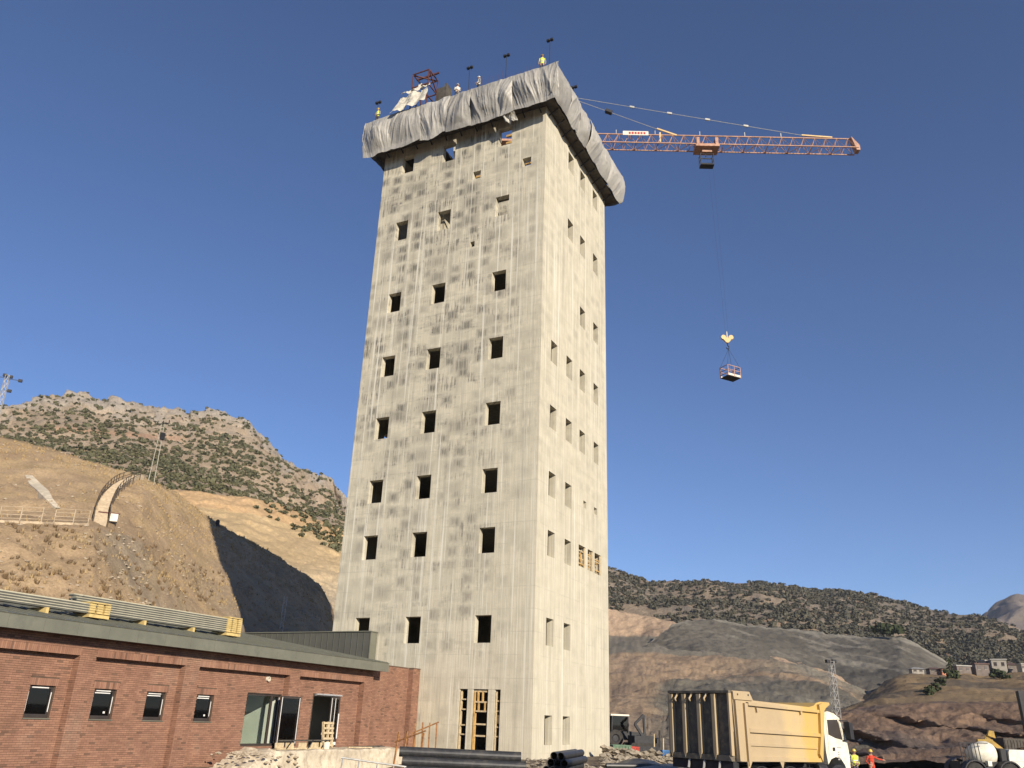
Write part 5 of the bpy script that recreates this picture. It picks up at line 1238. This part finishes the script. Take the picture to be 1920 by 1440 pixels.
on_top('white', 'helmw', -7.6, -.7, R(30), 'person with white helmet and shirt just right of the red brown scaffold')
on_top('white', 'helmw', -5.6, -.75, R(-40), 'person in white top beside the middle floodlight on the tower')

# ------------------------------------------------------------------ far yard: backhoe, boxes, mixer, posts
def vehicle_wheel(par, x, y, r, wd, mt='rubber'):
    s = -1 if y < 0 else 1
    wh_ = MB().lathe([(r*.5, -wd/2), (r*.9, -wd/2), (r, -wd*.35), (r, wd*.35), (r*.9, wd/2), (r*.5, wd/2), (r*.5, -wd/2)], (x, y, r), 'y', 24).build('wheel', M[mt], par)
    MB().lathe([(0, s*wd*.2), (r*.35, s*wd*.2), (r*.495, s*wd*.4), (r*.495, -s*wd*.4), (0, -s*wd*.4)], (x, y, r), 'y', 20).build('rim', M['dsteel'], wh_)
bp_ = gp(1166, 86); bh_ = empty('backhoe_loader', bp_+Vector((0, 0, .75)), R(12), 'dark backhoe loader with glazed cab working right of the tower foot', 'backhoe')
for x in (-.9, 1.5):
    for y in (-.75, .75): vehicle_wheel(bh_, x, y, .75 if x < 0 else .55, .42)
MB().prism([(-1.4, .6), (2.3, .6), (2.3, 1.25), (.6, 1.4), (-1.4, 1.3)], -.55, .55).build('body', M['dsteel'], bh_)
cabh = MB().box(-1.3, .55, -.72, .72, 2.72, 2.86).build('cab_roof', M['white'], bh_)
for x in (-1.2, .45):
    for y in (-.66, .66): MB().bar((x, y, 1.3), (x*.95, y, 2.72), .09).build('cab_post', M['dsteel'], bh_)
for y in (-.67, .67): MB().box(-1.15, .4, y-.01, y+.01, 1.4, 2.7).build('cab_window', M['glass'], bh_)
MB().bar((2.2, 0, 1.0), (3.3, 0, .5), .25).build('loader_arm', M['dsteel'], bh_); MB().prism([(3.2, .1), (3.9, .1), (3.4, .9), (3.2, .8)], -.95, .95).build('bucket', M['dsteel'], bh_)
MB().bar((-1.4, 0, 1.), (-2.3, 0, 3.0), .22).bar((-2.3, 0, 3.0), (-2.9, 0, 1.3), .18).build('boom', M['dsteel'], bh_)
dm = gp(1203, 84); dgo = empty('small_excavator', dm+Vector((0, 0, .6)), R(15), 'small dark excavator with folded boom right of the backhoe', 'excavator')
MB().box(-1, 1, -.8, .8, .3, 1.2).build('body', M['dsteel'], dgo); MB().bar((.2, 0, 1.1), (-.6, 0, 2.2), .22).build('boom', M['dsteel'], dgo); MB().bar((-.6, 0, 2.2), (.3, 0, 3.0), .2).build('boom', M['dsteel'], dgo); MB().bar((.3, 0, 3.0), (.35, 0, 1.4), .17).build('dipper', M['dsteel'], dgo)
for y in (-.8, .8): MB().prism([(-1.3, .1), (1.3, .1), (1.5, .35), (1.3, .6), (-1.3, .6), (-1.5, .35)], y-.22, y+.22).build('track', M['rubber'], dgo)
def crate(px, D, w_, d_, h_, mt, label, z=.35):
    p = gp(px, D); t = empty('site_crate', p+Vector((0, 0, z)), R(8), label, 'crate'); MB().box(-w_/2, w_/2, -d_/2, d_/2, 0, .1).build('base', M[mt], t)
    n = 6
    for k in range(n):
        a = -w_/2+k*w_/n
        for y in (-d_/2, d_/2-.05): MB().box(a+.02, a+w_/n-.02, y, y+.05, .102, h_-.082).build('side_slat', M[mt], t)
    for y in (-d_/2-.02, d_/2-.06): MB().box(-w_/2, w_/2, y, y+.08, h_-.08, h_).build('rim', M[mt], t)
    for x in (-w_/2, w_/2-.08): MB().box(x, x+.08, -d_/2+.07, d_/2-.07, .102, h_).build('end_wall', M[mt], t)
crate(1163, 72, 1.5, 1.2, .85, 'green', 'green slatted site crate at the right foot of the tower'); crate(1187, 75, .85, 1, .65, 'red', 'red slatted site crate beside the green one', .4); crate(1215, 76, 1.9, 1, .55, 'dsteel', 'dark low steel crate left of the truck tailgate', .5); crate(1247, 74, .6, .6, .55, 'blue', 'small blue crate touching the truck tailgate outline', .35)
for k, (px_, h_) in enumerate(((1227, 1.6), (1237, 1.9), (1244, 1.3))):
    p = gp(px_, 78); o = MB().tube([(0, 0, 0), (.03, 0, h_)], .06, 8).build('stake', M['palewood' if k != 1 else 'dsteel'], None, loc=p+Vector((0, 0, .45))); tag(o, ('pale timber stake left of the dark one near the truck', 'dark stake between two pale stakes near the truck', 'short pale stake nearest the truck tailgate')[k], 'stake')
# lattice mast behind the truck
def lattice_mast(name, base, h, w0, w1, label, mt, nbay, heads=()):
    t = empty(name, base, R(20), label, 'mast')
    f = lambda s, z: (s[0]*(w0+(w1-w0)*z/h)/2, s[1]*(w0+(w1-w0)*z/h)/2, z)
    cs = [(-1, -1), (1, -1), (1, 1), (-1, 1)]
    for c in cs: MB().bar(f(c, 0), f(c, h), .05).build('leg', M[mt], t)
    for k in range(nbay):
        za, zc = h*k/nbay, h*(k+1)/nbay
        mb = MB()
        for q in range(4): a, b = cs[q], cs[(q+1) % 4]; mb.bar(f(a, za), f(b, zc), .03); mb.bar(f(a, zc), f(b, zc), .025)
        mb.build('bay_brace', M[mt], t)
    for (x, z) in heads: MB().bar((0, 0, z), (x, 0, z), .05).build('arm', M['dsteel'], t); MB().box(x-.2, x+.2, -.15, .15, z-.16, z+.14).build('lamp_head', M['dsteel'], t)
    return t
p = far(1574, 1390, 92); MH = far(1552, 1240, 92).z-ground_z(p.x, p.y); lattice_mast('lattice_mast', Vector((p.x, p.y, ground_z(p.x, p.y))), MH, .66, .42, 'slim grey lattice mast rising behind the dump truck cab', 'steel', 13, ((-.4, MH), (.35, MH+.05)))
# floodlight mast at the left edge
q = on('near_hill', -22, 833) or far(-22, 833, 105)
hm = far(-9, 699, math.hypot(q.x, q.y)).z-q.z
lattice_mast('lattice_mast', q-Zv*.3, hm+.3, .55, .4, 'grey lattice light mast on the hill at the left picture edge', 'steel', 9, ((1.35, hm-.1), (-1.2, hm), (.3, hm+.2), (-.3, hm+.3), (.55, hm-1.5)))
# twin pole with transformer on the hill crest
q = on('near_hill', 283, 905) or far(283, 905, 97); Dq = math.hypot(q.x, q.y); hq = far(300, 792, Dq).z-q.z
pw = empty('power_pole', q-Zv*.3, R(-20), 'twin leg power pole with transformer on the hill crest above the stair', 'pole')
for s in (-.42, .42): MB().tube([(s, 0, 0), (s*.45, 0, hq+.3)], [.045, .035], 8).build('pole', M['jamb'], pw)
MB().bar((-.9, 0, hq+.2), (.9, 0, hq+.2), .08).build('cross_arm', M['dsteel'], pw)
for s in (-.8, 0, .8): MB().tube([(s, 0, hq+.2), (s, 0, hq+.55)], .05, 8).build('insulator', M['dsteel'], pw)
MB().box(.12, .45, -.2, .2, hq-1.7, hq-.9).build('transformer', M['dsteel'], pw)
# thin mast standing in the tower's shadow
q = on('near_hill', 527, 1182)
if q:
    t = empty('utility_pole', q-Zv*.2, 0, 'thin pale pole standing in the tower shadow on the hill', 'pole')
    for s in (-.16, .16): MB().tube([(s, 0, 0), (s, 0, 3.6)], .04, 6).build('post', M['steel'], t)
    mb = MB(); [mb.bar((-.16, 0, k*.4), (.16, 0, k*.4+.4), .03) for k in range(9)]; mb.build('brace', M['steel'], t)
q = on('near_hill', 407, 987)
if q: tag(MB().box(-.2, .2, -.15, .15, -.2, .75).box(-.12, .12, -.1, .1, .752, .85).build('marker_post', M['dsteel'], None, loc=q), 'small dark marker post on the hill crest in shadow', 'post')

# ------------------------------------------------------------------ fence and stair on the hill
def hp_(x, y): return on('near_hill', x, y)
fpts = [hp_(x, float(np.interp(x, [-40, 0, 175], [979, 979, 985]))) for x in range(-40, 180, 4)]; fpts = [p for p in fpts if p]
fen = empty('bench_fence', fpts[0], 0, 'pale metal railing fence along the bench of the near hill', 'fence')
FB0 = fpts[0]; acc = 0; lastp = None; posts = []
for i, p in enumerate(fpts):
    if lastp is None or (p-lastp).length > 1.25: posts.append(p); lastp = p
for p in posts: MB().bar(p-Zv*.15, p+Zv*1.12, .06).build('post', M['stairc'], fen, base=FB0)
for z in (1.1, .83, .56, .3):
    for a, b in zip(posts[:-1], posts[1:]): MB().tube([a+Zv*z, b+Zv*z], .022, 6).build('rail', M['stairc'], fen, base=FB0)
for a, b in zip(posts[:-1], posts[1:]): MB().bar(a+Zv*.02, b+Zv*.02, .3, .2).build('kerb', M['stairc'], fen, base=FB0)
spx = [(187, 983), (189, 968), (193, 955), (199, 942), (208, 929), (220, 917), (234, 908), (248, 902), (262, 897)]
sp_ = [hp_(*q) for q in spx]; sp_ = [p for p in sp_ if p]
stair = empty('hill_stair', sp_[0], 0, 'pale curved concrete stair with handrails climbing the near hill', 'stair'); SB0 = sp_[0]
dense = []
for a, b in zip(sp_[:-1], sp_[1:]):
    n = max(2, int((b-a).length/.34)); dense += [a.lerp(b, k/n) for k in range(n)]
dense.append(sp_[-1])
for k in range(len(dense)-1):
    a, b = dense[k], dense[k+1]; d = Vector((b.x-a.x, b.y-a.y, 0)); d.normalize(); e = Vector((-d.y, d.x, 0))*.46
    zt_ = max(a.z, b.z)+.28
    vs = [a-e, a+e, b+e, b-e]; MB().add([(v.x, v.y, zt_-.9) for v in vs]+[(v.x, v.y, zt_) for v in vs], [(0,3,2,1),(4,5,6,7),(0,1,5,4),(1,2,6,5),(2,3,7,6),(3,0,4,7)]).build('step', M['stairc'], stair, base=SB0)
for s in (-1, 1):
    line = []
    for k in range(0, len(dense)-1, 5):
        a, b = dense[k], dense[min(k+1, len(dense)-1)]; d = Vector((b.x-a.x, b.y-a.y, 0)).normalized(); e = Vector((-d.y, d.x, 0))*.54*s
        line.append(a+e+Zv*.2); MB().bar(a+e-Zv*.3, a+e+Zv*1.15, .06).build('rail_post', M['trunk'], stair, base=SB0)
    for z in (.9, .5): MB().tube([p+Zv*z for p in line], .03, 6).build('handrail', M['trunk'], stair, base=SB0)
q = hp_(206, 981)
if q:
    t = empty('meter_cabinet', q-Zv*.1, R(20), 'small white cabinet on legs beside the foot of the stair', 'cabinet')
    MB().box(-.05, .5, -.2, .2, .25, .85).build('box', M['white'], t); MB().box(-1.0, .6, -.06, .06, .86, .95).build('beam', M['rust'], t)
    for x in (-.9, .05, .45): MB().bar((x, 0, -.2), (x, 0, .86), .05).build('leg', M['dsteel'], t)
strip = [hp_(x, y) for x, y in ((53, 893), (66, 910), (80, 922), (92, 938), (108, 955))]; strip = [p for p in strip if p]
if len(strip) > 2:
    vs = []
    for k, p in enumerate(strip):
        wv = (.35, .55, .5, .3, .2)[k]; vs += [p+Vector((-wv, 0, .12)), p+Vector((wv, 0, .12)), p+Vector((wv, 0, -.4)), p+Vector((-wv, 0, -.4))]
    o = MB().add(vs, [(k*4+a, k*4+(a+1) % 4, k*4+4+(a+1) % 4, k*4+4+a) for k in range(len(strip)-1) for a in range(4)]+[(0,1,2,3)]).build('drain_channel', M['slab']); tag(o, 'pale concrete drain channel running down the upper near hill', 'drain')

# ------------------------------------------------------------------ mixer vehicle, container and post at the right edge
mp = gp(1850, 66); mx = empty('mining_mixer', mp+Vector((0, 0, .0)), R(4), 'low underground mixer vehicle with white drum at the right picture edge', 'mixer truck')
for x in (-1.55, .75):
    for y in (-.9, .9): vehicle_wheel(mx, x, y, .62, .5)
MB().prism([(-2.2, .55), (1.3, .55), (1.3, 1.15), (.2, 1.3), (-1.0, 1.2), (-2.2, 1.25)], -.6, .6).build('chassis', M['dsteel'], mx)
for x in (-1.55, .75):
    pr_ = [(x+.78*math.cos(a), .62+.78*math.sin(a)) for a in np.linspace(.1, math.pi-.1, 10)]+[(x+.7*math.cos(a), .62+.7*math.sin(a)) for a in np.linspace(math.pi-.1, .1, 10)]
    for y0 in (-1.18, .68): MB().prism(pr_, y0, y0+.5).build('mudguard', M['dsteel'], mx)
drum = MB().lathe([(0, -1.0), (.35, -1.0), (.6, -.6), (.74, -.1), (.74, .2), (.62, .5), (.38, .68), (0, .76)], (-.15, 0, 1.75), 'x', 28).build('drum', M['white'], mx, smooth=True)
for k in range(6):
    x = -2.2+k*.24; MB().bar((x, -.95, 1.25), (x-.08, -.95, 2.35), .04).build('railing_bar', M['dsteel'], mx)
MB().bar((-2.3, -.95, 2.35), (-.4, -.95, 2.38), .05).build('railing_top', M['dsteel'], mx); MB().box(-.6, -.35, -1.0, -.7, 1.05, 1.35).build('lamp_box', M['white'], mx)
hood = MB().prism([(.85, .75), (.92, 1.9), (1.0, 2.05), (4.2, 2.05), (4.2, .5), (1.0, .5)], -.95, .95).build('engine_hood', M['white'], mx)
for x in (1.7, 2.6): MB().box(x, x+.3, -.97, -.952, .95, 1.05).build('vent', M['dsteel'], hood)
MB().box(1.0, 4.2, -.965, -.952, 1.36, 1.40).build('panel_joint', M['steel'], hood); MB().box(.5, .84, -.8, .8, 1.32, 2.1).build('operator_cab', M['dsteel'], mx)
mp = gp(1868, 84); ex = empty('excavator', mp, R(160), 'dusty yellow excavator boom showing behind the white mixer drum', 'excavator')
for y in (-1, 1): MB().prism([(-1.6, .1), (1.6, .1), (1.9, .45), (1.6, .8), (-1.6, .8), (-1.9, .45)], y-.28, y+.28).build('track', M['rubber'], ex)
MB().box(-1.5, 1.2, -1.1, 1.1, .9, 1.9).build('body', M['machine'], ex); MB().box(.2, 1.3, .1, 1.1, 1.9, 2.6).build('cab', M['machine'], ex)
MB().bar((-.6, -.3, 1.8), (.5, -.3, 2.75), .26, .3).build('boom', M['machine'], ex); MB().bar((.5, -.3, 2.75), (.1, -.3, 3.05), .3, .24).build('dipper', M['machine'], ex); MB().prism([(-.2, 2.7), (.35, 2.9), (.2, 3.3), (-.15, 3.25)], -.6, 0).build('bucket', M['machine'], ex)
cp_ = gp(1898, 88); ct = empty('steel_container', cp_, R(5), 'dull brown steel container behind the mixer hood', 'container')
MB().box(-1.2, 1.4, -1, 1, .1, 2.75).build('box', M['darkwood'], ct)
for k in range(9): MB().box(-1.15+k*.28, -1.03+k*.28, -1.04, -1.002, .25, 2.6).build('rib', M['darkwood'], ct)
pp = far(1924, 1400, 36); pt = far(1914, 1296, 36.4); o = MB().bar((0, 0, 0), (pt.x-pp.x-.3, pt.y-pp.y, pt.z+1.0), .24, .24).box(-.35, .35, -.35, .35, -.05, .06).build('steel_post', M['dsteel'], None, loc=(pp.x+.28, pp.y, -1.0)); tag(o, 'leaning black steel post at the right picture edge', 'post')
lg = 0
for k in range(9):
    p = gp(1662+4.6*k, 66+rng.uniform(0, 5)); l = rng.uniform(1.4, 2.6)
    o = MB().tube([(-l/2, 0, 0), (l/2, 0, rng.uniform(-.2, .2))], .07, 8).build('timber_log', M['palewood' if k % 2 else 'stairc'], None, loc=p+Vector((0, 0, .1+.09*(k // 2))), rz=rng.uniform(-.5, .2)); tag(o, ('leftmost', 'second', 'third', 'fourth', 'fifth', 'sixth', 'seventh', 'eighth', 'rightmost')[k]+' log from the left in the heap right of the red coverall', 'log', 'logs heaped right of the people')
for k, (px_, py_) in enumerate(((1614, 1392), (1622, 1389), (1630, 1391), (1637, 1390), (1645, 1389), (1651, 1392))):
    p = on('brown_cliffs', px_, py_)
    if p: stn = [(p, .38)]; o = stones('boulder', [(p+Zv*.15, rng.uniform(.28, .45))], M['prock'], 'x'); del o['kind']; tag(o, ('leftmost', 'second', 'third', 'fourth', 'fifth', 'rightmost')[k]+' of the white boulders in the row above the people', 'boulder', 'white boulders in a row')

# ------------------------------------------------------------------ village on the mound
def house(px, py, D, w_, d_, h_, wm, rm_, label, rz=0., flat=False):
    p = far(px, py, D); zb_ = p.z; w_ *= .68; d_ *= .7; h_ *= .68
    t = empty('village_house', Vector((p.x, p.y, zb_)), rz, label, 'house', 'houses of the village on the mound')
    MB().box(-w_/2, w_/2, -d_/2, d_/2, -2.5, h_).build('wall', M[wm], t)
    if flat: MB().box(-w_/2-.3, w_/2+.3, -d_/2-.3, d_/2+.3, h_+.002, h_+.35).build('roof', M[rm_], t)
    else: MB().add([(-w_/2-.5, -d_/2-.5, h_), (w_/2+.5, -d_/2-.5, h_), (w_/2+.5, d_/2+.5, h_), (-w_/2-.5, d_/2+.5, h_), (-w_/4, 0, h_+w_*.16), (w_/4, 0, h_+w_*.16)], [(0,1,5,4),(1,2,5),(2,3,4,5),(3,0,4),(0,3,2,1)]).build('roof', M[rm_], t)
    n = max(2, int(w_/2.4))
    for k in range(n):
        x = -w_/2+(k+.5)*w_/n; wd_ = MB().box(x-.45, x+.45, -d_/2-.06, -d_/2-.004, h_*.4, h_*.78).build('window', M['frame'], t); MB().box(x-.5, x+.5, -d_/2-.09, -d_/2-.004, h_*.4-.12, h_*.4-.005).build('sill', M['wallh'], wd_)
    return t
house(1719, 1263, 305, 5.2, 5, 1.9, 'wallh', 'roofc', 'low pale house with hipped roof at the left end of the village', R(-10))
house(1752, 1263, 312, 5.5, 5, 1.9, 'walld', 'hroof', 'dark low house joined to the orange one in the village', R(-8))
house(1769, 1263, 311, 2.4, 4, 2.1, 'wallo', 'hroof', 'tiny orange walled house beside the dark trees', R(-8))
house(1803, 1263, 322, 7, 5, 3.2, 'walld', 'roofc', 'grey two level house with pale trim right of the dark trees', R(4), True)
house(1838, 1262, 326, 6.5, 5, 3.9, 'walld', 'hroof', 'dark brown house with wide roof left of the tall pale house', R(0), True)
house(1849, 1252, 334, 3.6, 5, 3.0, 'wallh', 'roofc', 'small pale house tucked behind the dark brown house', R(6), True)
house(1874, 1257, 330, 6.4, 6, 4.6, 'wallh', 'roofc', 'tallest pale block shaped house of the village', R(-24), True)
house(1898, 1258, 336, 6.5, 5, 2.6, 'walld', 'hroof', 'dark low house right of the tall pale house', R(0))
house(1919, 1258, 330, 3.4, 4, 2.8, 'wallh', 'roofc', 'pale low house cut by the right picture edge', R(0), True)
def tree(px, py, D, h_, w_, label, dens=150, col_=False):
    p = (on('village_mound', px, py) if py > 1263 else None) or far(px, py, D); t = empty('village_tree', p-Zv*.4, rng.uniform(0, 6), label, 'tree', 'trees of the village')
    MB().tube([(0, 0, 0), (.05, 0, h_*.3), (0, .05, h_*.7)], [h_*.035, h_*.025, h_*.01], 7).build('trunk', M['trunk'], t)
    for a in (0, 2.1, 4.2): MB().tube([(0, 0, h_*.3), (math.cos(a)*w_*.5, math.sin(a)*w_*.5, h_*.55)], [h_*.018, h_*.006], 5).build('limb', M['trunk'], t)
    V = []; Fc = []
    for c in range(9):
        f = rng.random(); r = w_*(1-.75*f if col_ else math.sin(math.pi*(.15+.8*f)))*.7; a = rng.uniform(0, 6.3)
        o_ = Vector((math.cos(a)*r*.6, math.sin(a)*r*.6, h_*(.2+.72*f))); vs, fs = clump(rng, dens//9, w_*.42, h_*.3, .16*w_); n0 = len(V); V += [tuple(v+o_-Zv*h_*.12) for v in vs]; Fc += [tuple(i+n0 for i in q) for q in fs]
    MB().add(V, Fc).build('crown', M['tree'], t)
tl = [(1783, 1262, 296, 5.4, 1.5, 'tall dark cypress like tree in the village beside the orange house', True), (1776, 1272, 285, 2.6, 2, 'low dark tree at the foot of the tall cypress like tree', False), (1790, 1272, 284, 2.6, 2.4, 'low dark tree right below the grey two level house', False),
 (1765, 1285, 262, 2.4, 2, 'dark bush like tree at the top of the gully', False), (1754, 1296, 245, 2.2, 1.8, 'dark bush like tree halfway down the gully', False), (1745, 1303, 232, 2.2, 1.8, 'dark bush like tree at the bottom of the gully', False), (1868, 1272, 296, 3.0, 3., 'broad dark tree in front of the tall pale house', False), (1884, 1272, 296, 2.6, 2.8, 'broad dark tree right in front of the dark low house', False),
 (1657, 1190, 436, 5, 7, 'broad dark tree at the left on the rim of the grey dump', False), (1676, 1190, 436, 4.5, 7, 'broad dark tree at the right on the rim of the grey dump', False)]
for a in tl: tree(*a[:6], col_=a[6])

# ------------------------------------------------------------------ dusty air
hz_ = MB().box(-2600, 2600, -300, 2600, -4, 262).build('haze', [])
hz_['kind'] = 'stuff'; hz_['label'] = 'thin dusty haze hanging over the valley'
k = N('valley haze'); k.t.nodes.remove(k.b); pv = k.n('VolumePrincipled'); pv.inputs['Color'].default_value = (.94, .96, 1, 1); pv.inputs['Density'].default_value = .0001; pv.inputs['Anisotropy'].default_value = .2
k.t.links.new(pv.outputs[0], k.out.inputs['Volume']); hz_.data.materials.append(k.mat)
